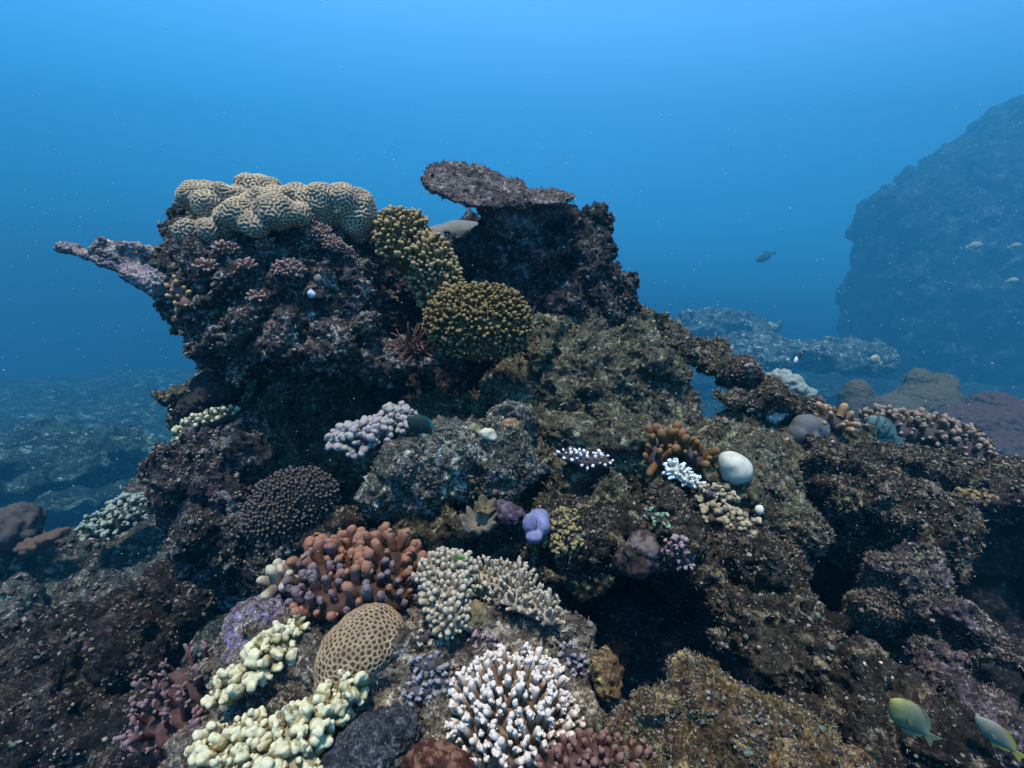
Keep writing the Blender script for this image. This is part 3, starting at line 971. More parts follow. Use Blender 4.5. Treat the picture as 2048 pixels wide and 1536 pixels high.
# ---------------- table coral
def build_table():
    D = 2.35
    bl = [B(950, 371, D, (102, 14, 95), (30, 13, 0), k=0.02), B(900, 357, D, (52, 13, 80), (30, 11, 0), k=0.02), B(1020, 392, D, (60, 16, 60), (24, 8, 0), k=0.03),
          B(1092, 396, D + .03, (54, 12, 65), (18, -2, 0), k=0.03)]
    bl += [B(965, 402, D + .02, (52, 15, 45), (0, 36, 0), k=0.05), B(1000, 432, D + .04, (36, 22, 40), (0, 40, 0), k=0.05), B(1010, 425, D + .06, (52, 34, 40), (0, 25, 0), k=0.06), B(1035, 460, D + .1, (45, 40, 45), k=0.06), B(1075, 425, D + .10, (55, 24, 40), k=0.05)]
    v, f = rough_rock(bl, 0.0055, [(12, 0.012, True), (30, 0.008)], [('r', 45, 0.006), ('w', 60, 0.008), ('n', 120, 0.006), ('n', 230, 0.004)])
    n = normals(v, f)
    root = empty('table_coral', np.array([v[:, 0].mean(), v[:, 1].mean(), v[:, 2].min()]), 'flat dead table coral overgrown with brown turf on the pillar', 'table coral')
    mt = rock_mat('table_coral', dark=(0.06, 0.048, 0.046), mid=(0.19, 0.15, 0.14), pale=(0.40, 0.33, 0.30), cor_amt=0.0, green_amt=0.0, speck=0.2, f=1.6)
    obj('plate', v, f, mt, parent=root)
    zb_add(v)
    SURF['table'] = (v, f)


build_table()

# ---------------- finger leather corals
fm = coral_mat('leather_finger', (0.125, 0.08, 0.028), (0.38, 0.275, 0.135), 0.52, 1.0, var=0.3, fine=220, patch=(0.085, 0.06, 0.03), patch_scale=14, pt=0.64)
fb = coral_mat('leather_body', (0.13, 0.085, 0.035), var=0.4)
fm2 = coral_mat('leather_finger_shaded', (0.075, 0.048, 0.018), (0.25, 0.175, 0.075), 0.62, 1.0, var=0.3, fine=220)  # darker copy of the finger material, lower colony's shade put into its colour
fp = [finger(1.0, 0.24, 0.25, 0.25, 8, 8, 0.10, s_) for s_ in range(5)]
colony('finger_leather_coral', 'upper tan finger coral lobe standing between brain coral and table coral', 'leather coral',
       [B(806, 462, 2.2, (44, 32, 45), k=0.04), B(790, 480, 2.2, (26, 30, 36), k=0.04), B(805, 505, 2.2, (34, 32, 40), k=0.04), B(850, 520, 2.22, (48, 42, 45), k=0.05), B(872, 560, 2.24, (42, 36, 40), k=0.05),
        B(876, 600, 2.26, (28, 36, 32), k=0.05)], fb, 'finger', fp, [fm], 0.0145, 560, 0.031, upmix=0.5, jit=0.18, seed=4, up=-0.5, front=-0.3, group='tan finger leather corals')
colony('finger_leather_coral', 'larger tan finger coral dome drooping over the dark hollow', 'leather coral',
       [B(955, 640, 2.1, (88, 62, 75), k=0.06), B(990, 650, 2.08, (62, 60, 60), k=0.05), B(900, 650, 2.15, (42, 46, 50), k=0.05), B(960, 690, 2.12, (72, 30, 50), k=0.05),
        B(905, 600, 2.22, (30, 30, 30), k=0.05)], fb, 'finger', fp, [fm2], 0.0135, 950, 0.026, upmix=0.4, jit=0.18, seed=9, up=-0.75, front=-0.15, group='tan finger leather corals')

# ---------------- brown knobby coral and its neighbours on the mound
kb = coral_mat('brown_knob', (0.19, 0.078, 0.042), (0.36, 0.175, 0.115), 0.4, 1.0, var=0.35, polyp=330, patch=(0.17, 0.13, 0.14), patch_scale=22, pt=0.60)
kp = coral_mat('crusted_knob', (0.085, 0.04, 0.032), (0.24, 0.175, 0.175), 0.45, 0.95, var=0.7, polyp=260, patch=(0.13, 0.10, 0.135), patch_scale=120)
kbody = coral_mat('knob_body', (0.06, 0.032, 0.025), var=0.4)
kpro = [finger(1.0, 0.22, 0.25, 0.18, 12, 10, 0.14, s_, nubs=q_, nub_r=0.17) for q_, s_ in zip((0, 1, 2, 0, 3, 1), range(20, 26))]
bl = [B(718, 1140, 1.4, (86, 36, 70), k=0.05), B(690, 1190, 1.29, (100, 34, 60), (0, -10, 0), k=0.05), B(785, 1140, 1.37, (34, 50, 50), k=0.05), B(640, 1155, 1.36, (30, 30, 45), k=0.04), B(760, 1200, 1.27, (56, 28, 42), k=0.04)]
v, f = sdf_mesh(bl, 0.005, ((30, 0.004),)); n = normals(v, f)
root = empty('knobby_coral', np.array([v[:, 0].mean(), v[:, 1].mean(), v[:, 2].min()]), 'reddish brown knobby coral with violet crusted lower knobs', 'branching coral')
obj('base', v, f, kbody, parent=root, attrs={'tip': np.zeros(len(v))})
ii = pick_points(v, n, 0.0235, 260, -0.3, -0.25, 3)
rg_ = np.random.default_rng(2)
d_ = n[ii] * 0.5 + np.array([0, -0.05, 1.0]) * 0.55 + rg_.normal(size=(len(ii), 3)) * 0.16
d_ /= np.linalg.norm(d_, axis=1, keepdims=True)
py_ = proj(v[ii])[:, 1] + rg_.normal(size=len(ii)) * 12
low = py_ > 1146
place_parts(root, 'knob', kpro, [kb], v[ii][~low], d_[~low], 0.050 * (1 + 0.26 * rg_.normal(size=(~low).sum()).clip(-1.5, 1.5)), 5, 100)
place_parts(root, 'crusted_knob', kpro, [kp, kp, kb], v[ii][low], d_[low], 0.040 * (1 + 0.26 * rg_.normal(size=low.sum()).clip(-1.5, 1.5)), 6, 100)
SURF['knob'] = (v, f); zb_add(v)

cm_ = coral_mat('cream_nub', (0.28, 0.22, 0.15), (0.56, 0.48, 0.36), 0.4, 0.95, var=0.25, polyp=500, patch=(0.17, 0.13, 0.12), patch_scale=22, pt=0.58)
cb_ = coral_mat('cream_body', (0.27, 0.22, 0.17), var=0.4)
cpro = [finger(1.0, 0.34, 0.30, 0.1, 9, 8, 0.12, s_) for s_ in range(30, 35)]
colony('cauliflower_coral', 'knobbly cream coral draped beside the brown knobby coral', 'cauliflower coral',
       [B(880, 1150, 1.25, (38, 36, 40), k=0.03), B(895, 1195, 1.2, (36, 36, 38), k=0.03), B(900, 1240, 1.15, (26, 32, 30), k=0.03), B(915, 1140, 1.27, (26, 20, 30), k=0.03)],
       cb_, 'nub', cpro, [cm_], 0.0105, 420, 0.018, h=0.004, upmix=0.3, jit=0.2, seed=12, up=-0.5, group='cream corals on the mound')
cpro2 = [finger(1.0, 0.20, 0.15, 0.15, 9, 8, 0.12, s_, nubs=3, nub_r=0.10) for s_ in range(40, 45)]
colony('cauliflower_coral', 'cream coral of stubby upright cones overhanging the black gap', 'cauliflower coral',
       [B(1008, 1170, 1.3, (50, 26, 45), k=0.03), B(1048, 1200, 1.25, (46, 20, 40), (0, 25, 0), k=0.03), B(1095, 1228, 1.2, (22, 16, 30), (0, 30, 0), k=0.03), B(968, 1160, 1.31, (20, 20, 30), k=0.03)],
       cb_, 'cone', cpro2, [cm_], 0.0115, 380, 0.025, h=0.004, upmix=0.5, jit=0.16, seed=14, up=-0.4, group='cream corals on the mound')
colony('cauliflower_coral', 'small pale coral sprig at the edge of the knobby coral', 'cauliflower coral',
       [B(565, 1160, 1.36, (24, 12, 20), (0, -20, 0), k=0.02)], cb_, 'nub', cpro, [cm_], 0.014, 60, 0.034, h=0.004, upmix=0.3, seed=15, up=-0.4, group='cream corals on the mound')

# ---------------- white tipped branching coral
wm = coral_mat('staghorn_branch', (0.34, 0.23, 0.15), (0.84, 0.71, 0.61), 0.48, 0.92, var=0.2, polyp=650)
wb = coral_mat('staghorn_body', (0.20, 0.14, 0.10), var=0.4)
wpro = [finger(1.0, 0.15, 0.125, 0.12, 9, 9, 0.14, s_, nubs=3, nub_r=0.09) for s_ in range(50, 57)]
colony('branching_coral', 'beige branching coral with bright white tips on the pale mound', 'branching coral',
       [B(1025, 1425, 1.06, (96, 76, 70), k=0.04), B(1025, 1490, 1.02, (96, 60, 60), k=0.04)], wb, 'branch', wpro, [wm], 0.0120, 560, 0.043, h=0.005, upmix=0.5, jit=0.12,
       seed=21, up=-0.5, front=-0.35, sizevar=0.18)

# ---------------- pale yellow lobed coral
ym = coral_mat('yellow_lobe', (0.32, 0.25, 0.09), (0.76, 0.70, 0.45), 0.3, 0.98, var=0.35, polyp=800, patch=(0.20, 0.17, 0.08), patch_scale=26, pt=0.57)
yb = coral_mat('yellow_body', (0.24, 0.21, 0.13), var=0.4)
ypro = [lumpy(s_) for s_ in range(60, 68)]
colony('lobed_coral', 'pale yellow lumpy coral strip beside the honeycomb coral', 'lobed coral',
       [B(572, 1285, 1.19, (34, 22, 30), (0, -35, 0), k=0.02), B(530, 1320, 1.15, (36, 20, 30), (0, -40, 0), k=0.02), B(470, 1380, 1.1, (42, 18, 30), (0, -25, 0), k=0.02), B(580, 1350, 1.14, (24, 26, 26), k=0.02)],
       yb, 'lobe', ypro, [ym], 0.0145, 220, 0.0235, h=0.005, upmix=0.4, jit=0.25, seed=31, up=-0.4, sizevar=0.35, group='pale yellow lobed corals')
colony('lobed_coral', 'pale yellow lumpy coral patch spread along the bottom of the mound', 'lobed coral',
       [B(470, 1500, 1.0, (66, 34, 50), (0, -15, 0), k=0.03), B(570, 1490, 1.0, (66, 36, 50), (0, -20, 0), k=0.03), B(630, 1450, 1.01, (48, 28, 40), (0, -30, 0), k=0.03), B(690, 1395, 1.05, (36, 20, 30), (0, -45, 0), k=0.03), B(540, 1545, 0.95, (110, 34, 50), k=0.03)],
       yb, 'lobe', ypro, [ym], 0.015, 340, 0.0235, h=0.005, upmix=0.4, jit=0.25, seed=33, up=-0.4, sizevar=0.35, group='pale yellow lobed corals')

# ---------------- purple crust, pink sprigs, dark tufts on the mound
M['purple'] = rock_mat('purple_crust', dark=(0.10, 0.08, 0.09), mid=(0.26, 0.21, 0.22), pale=(0.40, 0.34, 0.33), coralline=(0.20, 0.16, 0.34), cor_amt=0.9, green_amt=0.0, f=2.2)
lump('crusted_coral', 'grey violet crusted coral head beside the yellow strip', 'crusted coral',
     [B(510, 1265, 1.3, (58, 68, 55), k=0.03), B(480, 1310, 1.25, (40, 42, 45), k=0.03), B(545, 1230, 1.32, (34, 36, 40), k=0.03)], 0.0045, M['purple'],
     (('w', 45, 0.010), ('n', 90, 0.005), ('r', 60, 0.005)))
pk = coral_mat('pink_branch', (0.075, 0.036, 0.034), (0.19, 0.115, 0.12), 0.5, 1.0, var=0.35)
pkb = coral_mat('pink_body', (0.09, 0.05, 0.05), var=0.4)
ppro = [finger(1.0, 0.10, 0.09, 0.2, 8, 8, 0.12, s_, nubs=4, nub_r=0.07) for s_ in range(70, 74)]
colony('branching_coral', 'dusky pink branching coral low beside the yellow corals', 'branching coral',
       [B(375, 1400, 1.22, (62, 66, 50), (0, -20, 0), k=0.03), B(340, 1470, 1.15, (50, 50, 45), k=0.03), B(420, 1480, 1.1, (40, 50, 40), k=0.03)], pkb, 'branch', ppro, [pk], 0.03, 100, 0.06, h=0.006, upmix=0.5, jit=0.25, seed=41, up=-0.5)
pkn = coral_mat('red_knob', (0.085, 0.036, 0.028), (0.19, 0.10, 0.085), 0.5, 1.0, var=0.35)
colony('knobby_coral', 'low reddish knobby coral along the near edge by the white tipped coral', 'branching coral',
       [B(1230, 1525, 0.92, (75, 26, 40), k=0.03), B(1150, 1540, 0.9, (60, 20, 40), k=0.03)], pkb, 'knob', kpro, [pkn], 0.0125, 160, 0.021, h=0.004, upmix=0.5, seed=43, up=-0.4)
M['darktuft'] = rock_mat('dark_tuft', dark=(0.02, 0.022, 0.028), mid=(0.06, 0.065, 0.075), pale=(0.13, 0.13, 0.14), cor_amt=0.0, green_amt=0.0, speck=0.6, f=2.5)
lump('sponge', 'dark grey blue turfed sponge at the bottom between yellow and white corals', 'sponge',
     [B(750, 1490, 1.0, (70, 60, 55), k=0.03), B(700, 1530, 0.97, (70, 40, 45), k=0.03), B(800, 1460, 1.02, (40, 45, 40), k=0.03)], 0.004, M['darktuft'],
     (('w', 60, 0.008), ('r', 80, 0.005), ('n', 150, 0.004)))
M['darkred'] = coral_mat('dark_red_sponge', (0.055, 0.02, 0.014), var=0.6, patch=(0.16, 0.08, 0.05), patch_scale=40)
lump('sponge', 'dark red brown sponge below the white tipped coral', 'sponge',
     [B(860, 1530, 0.93, (50, 45, 40), k=0.03), B(910, 1545, 0.92, (40, 35, 40), k=0.03)], 0.004, M['darkred'], (('w', 50, 0.012), ('n', 120, 0.005)))
lump('crusted_coral', 'small olive crusted knob under the cream cone coral', 'crusted coral',
     [B(950, 1240, 1.2, (28, 40, 30), k=0.03)], 0.004, coral_mat('olive_crust', (0.14, 0.11, 0.06), var=0.5), (('w', 70, 0.006), ('n', 130, 0.004)))
lump('crusted_coral', 'curled brown crust lump at the mound rim by the black gap', 'crusted coral',
     [B(1210, 1335, 1.1, (30, 34, 30), k=0.02), B(1215, 1370, 1.08, (24, 30, 26), k=0.02)], 0.004, M['golden'], (('w', 45, 0.012), ('r', 60, 0.008), ('n', 130, 0.004)))

# ---------------- smaller colonies in the middle
blue = coral_mat('blue_lobe', (0.18, 0.19, 0.33), var=0.25, fine=320, bump=0.25)
lump('lobed_coral', 'smooth lavender blue lobed coral with a curled rim', 'lobed coral',
     [B(1078, 1035, 1.5, (21, 17, 22), k=0.006), B(1060, 1048, 1.47, (15, 22, 18), k=0.006), B(1086, 1052, 1.48, (14, 18, 20), k=0.006), B(1068, 1072, 1.46, (17, 13, 18), k=0.006), B(1072, 1055, 1.52, (22, 26, 20), k=0.01)],
     0.0022, blue, (('n', 60, 0.002),), sm=2)
lump('lobed_coral', 'dull violet lump beside the lavender blue coral', 'lobed coral',
     [B(1020, 1030, 1.55, (32, 20, 25), k=0.02), B(1005, 1015, 1.57, (20, 16, 20), k=0.02), B(1085, 1100, 1.5, (24, 22, 24), k=0.02)], 0.004, coral_mat('violet_crust', (0.045, 0.032, 0.05), var=0.5, patch=(0.12, 0.09, 0.12), patch_scale=60), (('w', 50, 0.008), ('n', 120, 0.003)))


def ruffle(name, px, py, d, rpx, mat, waves=9, amp=0.35, seed=0, tilt=(-25, 0, 0), parent=None, finger_like=False):
    """A cup of soft coral with a folded rim, given real thickness."""
    rg = np.random.default_rng(seed)
    nr, na = 14, 110
    r = rpx * d / 1024
    a = np.linspace(0, 2 * math.pi, na, endpoint=False)
    ph = rg.random(3) * 6.28
    vs = []
    for k in range(nr):
        t = k / (nr - 1)
        wv = np.sin(waves * a + ph[0]) * 0.6 + 0.4 * np.sin((waves * 1.7 // 1) * a + ph[1]) + 0.25 * np.sin(3 * a + ph[2])
        rad = r * (0.12 + 0.88 * t) * (1 + (amp * 0.9 if finger_like else amp * 0.35) * wv * t * t)
        z = r * (0.55 * t ** 1.6 + amp * t * t * np.sin(waves * a + ph[0] + 0.9) * 0.7)
        vs.append(np.stack([rad * np.cos(a), rad * np.sin(a), z], 1))
    top = np.concatenate(vs)
    th = 0.10 * r
    n0 = len(top)
    q = np.arange(n0).reshape(nr, na)
    ft = np.stack([q[:-1], np.roll(q[:-1], -1, 1), np.roll(q[1:], -1, 1), q[1:]], -1).reshape(-1, 4)
    nn = normals(top.astype(np.float32), ft)
    v = np.concatenate([top + nn * th, top - nn * th])
    rim = np.stack([q[-1], np.roll(q[-1], -1), np.roll(q[-1], -1) + n0, q[-1] + n0], 1)
    cen = np.stack([np.roll(q[0], -1), q[0], q[0] + n0, np.roll(q[0], -1) + n0], 1)
    f = np.concatenate([ft, ft[:, ::-1] + n0, rim, cen])
    v = smooth(v.astype(np.float32), f, 1, 0.3)
    v = v @ rotm(*tilt).T + P(px, py, d)
    return v, f


cup1 = coral_mat('olive_cup', (0.13, 0.105, 0.06), var=0.25, fine=300)
cup2 = coral_mat('grey_cup', (0.15, 0.125, 0.095), var=0.25, fine=300)
v, f = ruffle('x', 958, 1052, 1.52, 34, cup2, 9, 0.42, 5, (20, 0, 0))
root = empty('lettuce_coral', np.array([v[:, 0].mean(), v[:, 1].mean(), v[:, 2].min()]), 'crinkled grey and olive leather coral with folded rims', 'leather coral')
obj('folded_cup', v, f, cup2, parent=root)
v, f = ruffle('x', 970, 1018, 1.53, 21, cup1, 5, 0.5, 6, (25, 10, 0))
obj('olive_cup', v, f, cup1, parent=root)

# violet grey branching patch left of the ledge
vg = coral_mat('violet_grey', (0.11, 0.085, 0.10), (0.30, 0.26, 0.26), 0.4, 1.0, var=0.4, patch=(0.26, 0.27, 0.20), patch_scale=45)
vgb = coral_mat('violet_grey_body', (0.06, 0.05, 0.06), var=0.4)
nlump = [lumpy(s_, 5, 0.4) for s_ in range(180, 186)]
npro = [finger(1.0, 0.28, 0.30, 0.15, 9, 8, 0.15, s_, nubs=2, nub_r=0.2) for s_ in range(80, 85)]
colony('branching_coral', 'violet grey knobbed coral shelf under the black overhang', 'branching coral',
       [B(730, 880, 1.9, (60, 24, 40), (0, -12, 0), k=0.03), B(790, 850, 1.95, (36, 22, 35), (0, -20, 0), k=0.03)], vgb, 'knob', nlump, [vg], 0.020, 160, 0.032, upmix=0.35, seed=51, up=-0.4)
st = coral_mat('white_tip', (0.14, 0.11, 0.10), (0.66, 0.68, 0.78), 0.35, 0.75, var=0.2)
colony('branching_coral', 'dark coral rim set with tiny bluish white tips', 'branching coral',
       [Bd(1115, 893, (26, 10, 20), (0, 30, 0), 0.02, 0.02), Bd(1150, 918, (30, 10, 20), (0, 15, 0), 0.02, 0.02), Bd(1190, 922, (30, 10, 20), k=0.02, dz=0.02)], vgb, 'knob', npro, [st], 0.017, 80, 0.018, h=0.005, upmix=0.2, seed=52, up=-0.5)
og = coral_mat('orange_finger', (0.15, 0.07, 0.025), (0.27, 0.145, 0.065), 0.5, 1.0, var=0.25, polyp=300)
opro = [finger(1.0, 0.22, 0.24, 0.1, 9, 8, 0.08, s_) for s_ in range(90, 94)]
D_ = dep(1360, 900, 3) - 0.03
colony('finger_coral', 'orange brown finger coral fan above the bleached white patch', 'finger coral',
       [B(1335, 890, D_, (36, 14, 20), (0, 5, 0), k=0.02), B(1385, 915, D_ - .02, (36, 14, 20), (0, 40, 0), k=0.02), B(1310, 915, D_ - .03, (14, 22, 18), k=0.02)], vgb, 'finger', opro, [og], 0.024, 90, 0.05, h=0.005, upmix=0.5, jit=0.15, seed=53, up=-0.5)
bw = coral_mat('bleached', (0.42, 0.46, 0.42), (0.70, 0.73, 0.70), 0.3, 0.9, var=0.25, fine=300)
D_ = min(dep(1370, 955, 3), dep(1340, 930, 3)) - 0.05
colony('bleached_coral', 'small bleached white lacy coral below the orange fingers', 'bleached coral',
       [B(1352, 942, D_, (14, 13, 16), k=0.02), B(1378, 962, D_ - .02, (24, 11, 18), (0, 32, 0), k=0.02)], bw, 'nub', npro, [bw], 0.013, 90, 0.021, h=0.004, upmix=0.2, seed=54, up=-0.6)
wbm = coral_mat('white_ball', (0.58, 0.56, 0.47), var=0.2, fine=300, bump=0.15, rough=0.6)
D_ = dep(1470, 940, 3) - 0.02
lump('ball_coral', 'smooth bleached cream white ball coral', 'ball coral', [B(1462, 925, D_, (26, 22, 26), (0, 25, 0), k=0.02), B(1478, 938, D_, (24, 24, 26), k=0.03), B(1470, 945, D_ + .01, (28, 24, 26), k=0.03)], 0.004, wbm, (('n', 25, 0.004),), sm=3)
D_ = dep(1615, 860, 3) - 0.02
gbm = coral_mat('grey_ball', (0.12, 0.13, 0.14), var=0.12, fine=250, bump=0.25)
lump('ball_coral', 'smooth grey lobed ball coral with pinched top', 'ball coral', [B(1612, 852, D_, (27, 24, 28), k=0.006), B(1638, 860, D_ + .01, (17, 26, 26), k=0.006), B(1596, 868, D_, (18, 24, 26), k=0.006), B(1620, 872, D_ - .02, (16, 22, 22), k=0.006), B(1618, 886, D_ + .01, (32, 14, 26), k=0.01)], 0.0045, gbm, (('n', 22, 0.004),), sm=2)
D_ = dep(1518, 1020, 2) - 0.02
lump('ball_coral', 'tiny white ball coral in a dark pocket', 'ball coral', [B(1519, 1020, D_, (9, 11, 9), k=0.01)], 0.003, wbm, (('n', 30, 0.003),))
D_ = dep(1668, 850, 3) - 0.02
bn = coral_mat('brown_finger', (0.17, 0.105, 0.055), (0.36, 0.25, 0.16), 0.5, 1.0, var=0.25)
colony('finger_coral', 'brown finger coral tuft leaning against the grey ball coral', 'finger coral',
       [B(1665, 845, D_, (28, 18, 22), (0, 25, 0), k=0.02)], vgb, 'finger', opro, [bn], 0.03, 40, 0.055, h=0.006, upmix=0.4, seed=55, up=-0.5)
bo = coral_mat('knob_patch', (0.07, 0.052, 0.042), (0.26, 0.195, 0.145), 0.5, 1.0, var=0.2)
colony('finger_coral', 'large patch of blunt pale tipped finger coral by the striped fish', 'finger coral',
       [B(1800, 860, 3.0, (75, 26, 60), (0, 6, 0), k=0.05), B(1880, 880, 2.9, (70, 28, 60), (0, 18, 0), k=0.05), B(1930, 910, 2.85, (45, 24, 50), (0, 20, 0), k=0.05)], vgb, 'finger', kpro, [bo], 0.034, 340, 0.050, h=0.012, upmix=0.4, jit=0.15, seed=56, up=-0.3)
cf = coral_mat('cream_finger', (0.17, 0.16, 0.09), (0.48, 0.45, 0.30), 0.4, 1.0, var=0.2)
colony('finger_coral', 'cream fingered coral ledge catching light below the dark plate', 'finger coral',
       [B(385, 860, 2.1, (38, 16, 25), (0, -30, 0), k=0.03), B(435, 838, 2.1, (34, 14, 25), (0, -20, 0), k=0.03)], vgb, 'finger', npro, [cf], 0.0165, 150, 0.027, h=0.006, upmix=0.4, seed=57, up=-0.3)
# growths along the ridge
tn = coral_mat('tan_nub', (0.12, 0.095, 0.05), (0.34, 0.28, 0.17), 0.3, 1.0, var=0.4, patch=(0.14, 0.10, 0.09), patch_scale=30)


def on_rock(label, cat, name, pts, mat, protos, part, spacing, count, size, seed, r=(26, 12, 18), out=0.0, **kw):
    bl = [B(px, py, dep(px, py, 3) - out, r, k=0.02) for px, py in pts]
    return colony(name, label, cat, bl, vgb, part, protos, [mat], spacing, count, size, h=0.006, upmix=kw.get('upmix', 0.35), jit=0.2, seed=seed, up=-0.5, group=kw.get('group'))


on_rock('yellowish tan nubbed coral crust spilling down the ridge under the tiny white ball', 'crusted coral', 'crusted_coral', [(1440, 1030), (1480, 1050), (1520, 1075), (1555, 1100)], tn, nlump, 'nub', 0.017, 130, 0.024, 301)
on_rock('dim tan nubs on the knuckled rock below the bleached coral', 'crusted coral', 'crusted_coral', [(1420, 985), (1450, 1000)], tn, nlump, 'nub', 0.016, 60, 0.018, 302, r=(18, 10, 14))
gn = coral_mat('green_crust', (0.09, 0.15, 0.085), (0.22, 0.32, 0.20), 0.3, 1.0, var=0.5)
on_rock('pale green crust patch on the rock below the bleached white coral', 'crusted coral', 'crusted_coral', [(1275, 1032), (1300, 1028), (1325, 1042)], gn, nlump, 'nub', 0.011, 90, 0.011, 303, r=(14, 8, 10), upmix=0.1)
pn = coral_mat('pink_crust', (0.11, 0.065, 0.075), (0.27, 0.19, 0.20), 0.4, 1.0, var=0.5)
on_rock('pinkish violet nubbed crust on the rock above the black gap', 'crusted coral', 'crusted_coral', [(1365, 1120), (1385, 1150), (1350, 1095)], pn, nlump, 'nub', 0.013, 90, 0.014, 304, r=(20, 12, 14), upmix=0.2)
bk = coral_mat('ridge_knob', (0.07, 0.042, 0.028), (0.20, 0.125, 0.085), 0.5, 1.0, var=0.4)
on_rock('dark brown knobby coral on the ridge just behind the yellow green fish', 'branching coral', 'knobby_coral', [(1690, 1390), (1740, 1410), (1770, 1450), (1660, 1375)], bk, kpro, 'knob', 0.021, 110, 0.03, 305, r=(30, 14, 20), out=0.01)
yt = coral_mat('pale_tip', (0.16, 0.15, 0.09), (0.56, 0.52, 0.36), 0.3, 0.9, var=0.3)
on_rock('short pale yellow coral fringe on the ridge crest above the dark brown knobs', 'branching coral', 'branching_coral', [(1735, 1325), (1750, 1350)], yt, npro, 'nub', 0.016, 40, 0.02, 306, r=(14, 14, 14))
ob = coral_mat('ochre_tip', (0.10, 0.065, 0.03), (0.24, 0.17, 0.08), 0.4, 1.0, var=0.3)
on_rock('ochre tipped coral ledge on the low shelf at the frame edge', 'branching coral', 'branching_coral', [(1945, 1000), (1975, 1010), (2000, 1025)], ob, nlump, 'nub', 0.03, 60, 0.034, 307, r=(18, 8, 14), out=0.01)
on_rock('olive brown nubbed crust beneath the lavender blue coral', 'crusted coral', 'crusted_coral', [(1110, 1060), (1130, 1040), (1115, 1090), (1150, 1080)], coral_mat('olive_nub', (0.10, 0.085, 0.035), (0.24, 0.20, 0.09), 0.4, 1.0, var=0.5), nlump, 'nub', 0.012, 120, 0.013, 308, r=(22, 16, 14), upmix=0.2)
bg = coral_mat('grey_nub', (0.10, 0.095, 0.10), (0.24, 0.23, 0.26), 0.3, 1.0, var=0.5)
on_rock('bluish grey nub crust on the mound just left of the white tipped coral tops', 'crusted coral', 'crusted_coral', [(850, 1330), (880, 1360), (835, 1385)], bg, nlump, 'nub', 0.012, 80, 0.011, 310, r=(24, 14, 14), upmix=0.2)
on_rock('grey nub crust on the mound shoulder between white tipped coral and black gap', 'crusted coral', 'crusted_coral', [(1140, 1310), (1165, 1335), (1180, 1380)], bg, nlump, 'nub', 0.012, 70, 0.011, 311, r=(18, 14, 14), upmix=0.2)
on_rock('small pale pink crust lumps in the cleft above the white tipped coral', 'crusted coral', 'crusted_coral', [(955, 1275), (980, 1290)], pn, nlump, 'nub', 0.014, 30, 0.015, 312, r=(16, 12, 12), upmix=0.2)
on_rock('tiny cream nubs scattered beside the honeycomb coral crest', 'crusted coral', 'crusted_coral', [(845, 1275), (865, 1300)], cm_, nlump, 'nub', 0.013, 26, 0.010, 313, r=(14, 12, 12), upmix=0.3)
# dark plate coral (finely knobbed) in the shade
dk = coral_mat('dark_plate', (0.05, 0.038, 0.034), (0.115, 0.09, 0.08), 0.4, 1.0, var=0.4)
dpro = [finger(1.0, 0.32, 0.30, 0.1, 7, 7, 0.1, s_) for s_ in range(100, 104)]
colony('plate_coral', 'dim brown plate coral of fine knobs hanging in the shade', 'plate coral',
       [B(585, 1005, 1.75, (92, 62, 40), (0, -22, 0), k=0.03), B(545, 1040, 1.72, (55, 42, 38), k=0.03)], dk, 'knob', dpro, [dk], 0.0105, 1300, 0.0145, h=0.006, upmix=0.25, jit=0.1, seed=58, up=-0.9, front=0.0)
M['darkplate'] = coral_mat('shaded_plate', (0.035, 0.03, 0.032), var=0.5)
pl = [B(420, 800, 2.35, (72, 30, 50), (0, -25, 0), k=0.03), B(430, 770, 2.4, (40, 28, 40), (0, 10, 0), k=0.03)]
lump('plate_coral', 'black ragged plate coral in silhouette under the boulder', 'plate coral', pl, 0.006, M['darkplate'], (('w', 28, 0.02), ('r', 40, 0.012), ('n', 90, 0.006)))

# bracket of dead branching plates sticking out of the boulder
M['bracket'] = rock_mat('dead_bracket', dark=(0.14, 0.11, 0.105), mid=(0.36, 0.29, 0.27), pale=(0.60, 0.51, 0.46), coralline=(0.30, 0.22, 0.42), cor_amt=0.7, green_amt=0.1, f=1.6)
D = 2.15
br = []
for (px, py, rx, ry, rz, tl) in [(190, 515, 62, 8, 14, 20), (250, 535, 60, 13, 22, 20), (290, 556, 48, 24, 30, 28), (325, 565, 34, 36, 32, 0), (228, 492, 34, 8, 14, 12), (262, 502, 48, 10, 18, 14),
                                  (300, 505, 16, 10, 14, -10), (140, 497, 22, 6, 9, 22), (255, 515, 52, 10, 22, 18)]:
    b = B(px, py, D, (rx, ry, rz), (14, tl, 0), k=0.02)
    br.append(b)
rg_ = np.random.default_rng(17)
for q in range(22):
    t_ = rg_.random()
    x_, y_ = (128 + 170 * t_, 489 + 42 * t_) if q % 2 else (196 + 112 * t_, 487 + 12 * t_)
    br.append(B(x_, y_ + rg_.normal() * 3, D - rg_.uniform(-.03, .05), (rg_.uniform(5, 10), rg_.uniform(5, 10), rg_.uniform(6, 10)), k=0.012))
for q in range(10):
    br.append(B(118 + 14 * rg_.random(), 494 + 8 * rg_.normal() * .4, D + rg_.normal() * .03, (9, 4, 5), (0, 22, 0), k=0.01))
v, f = rough_rock(br, 0.0045, [(20, 0.008)], [('w', 45, 0.007), ('r', 60, 0.006), ('n', 120, 0.004)])
obj('bracket_coral', v, f, M['bracket'], 'dead bracket coral jutting out sideways from the boulder', 'plate coral')

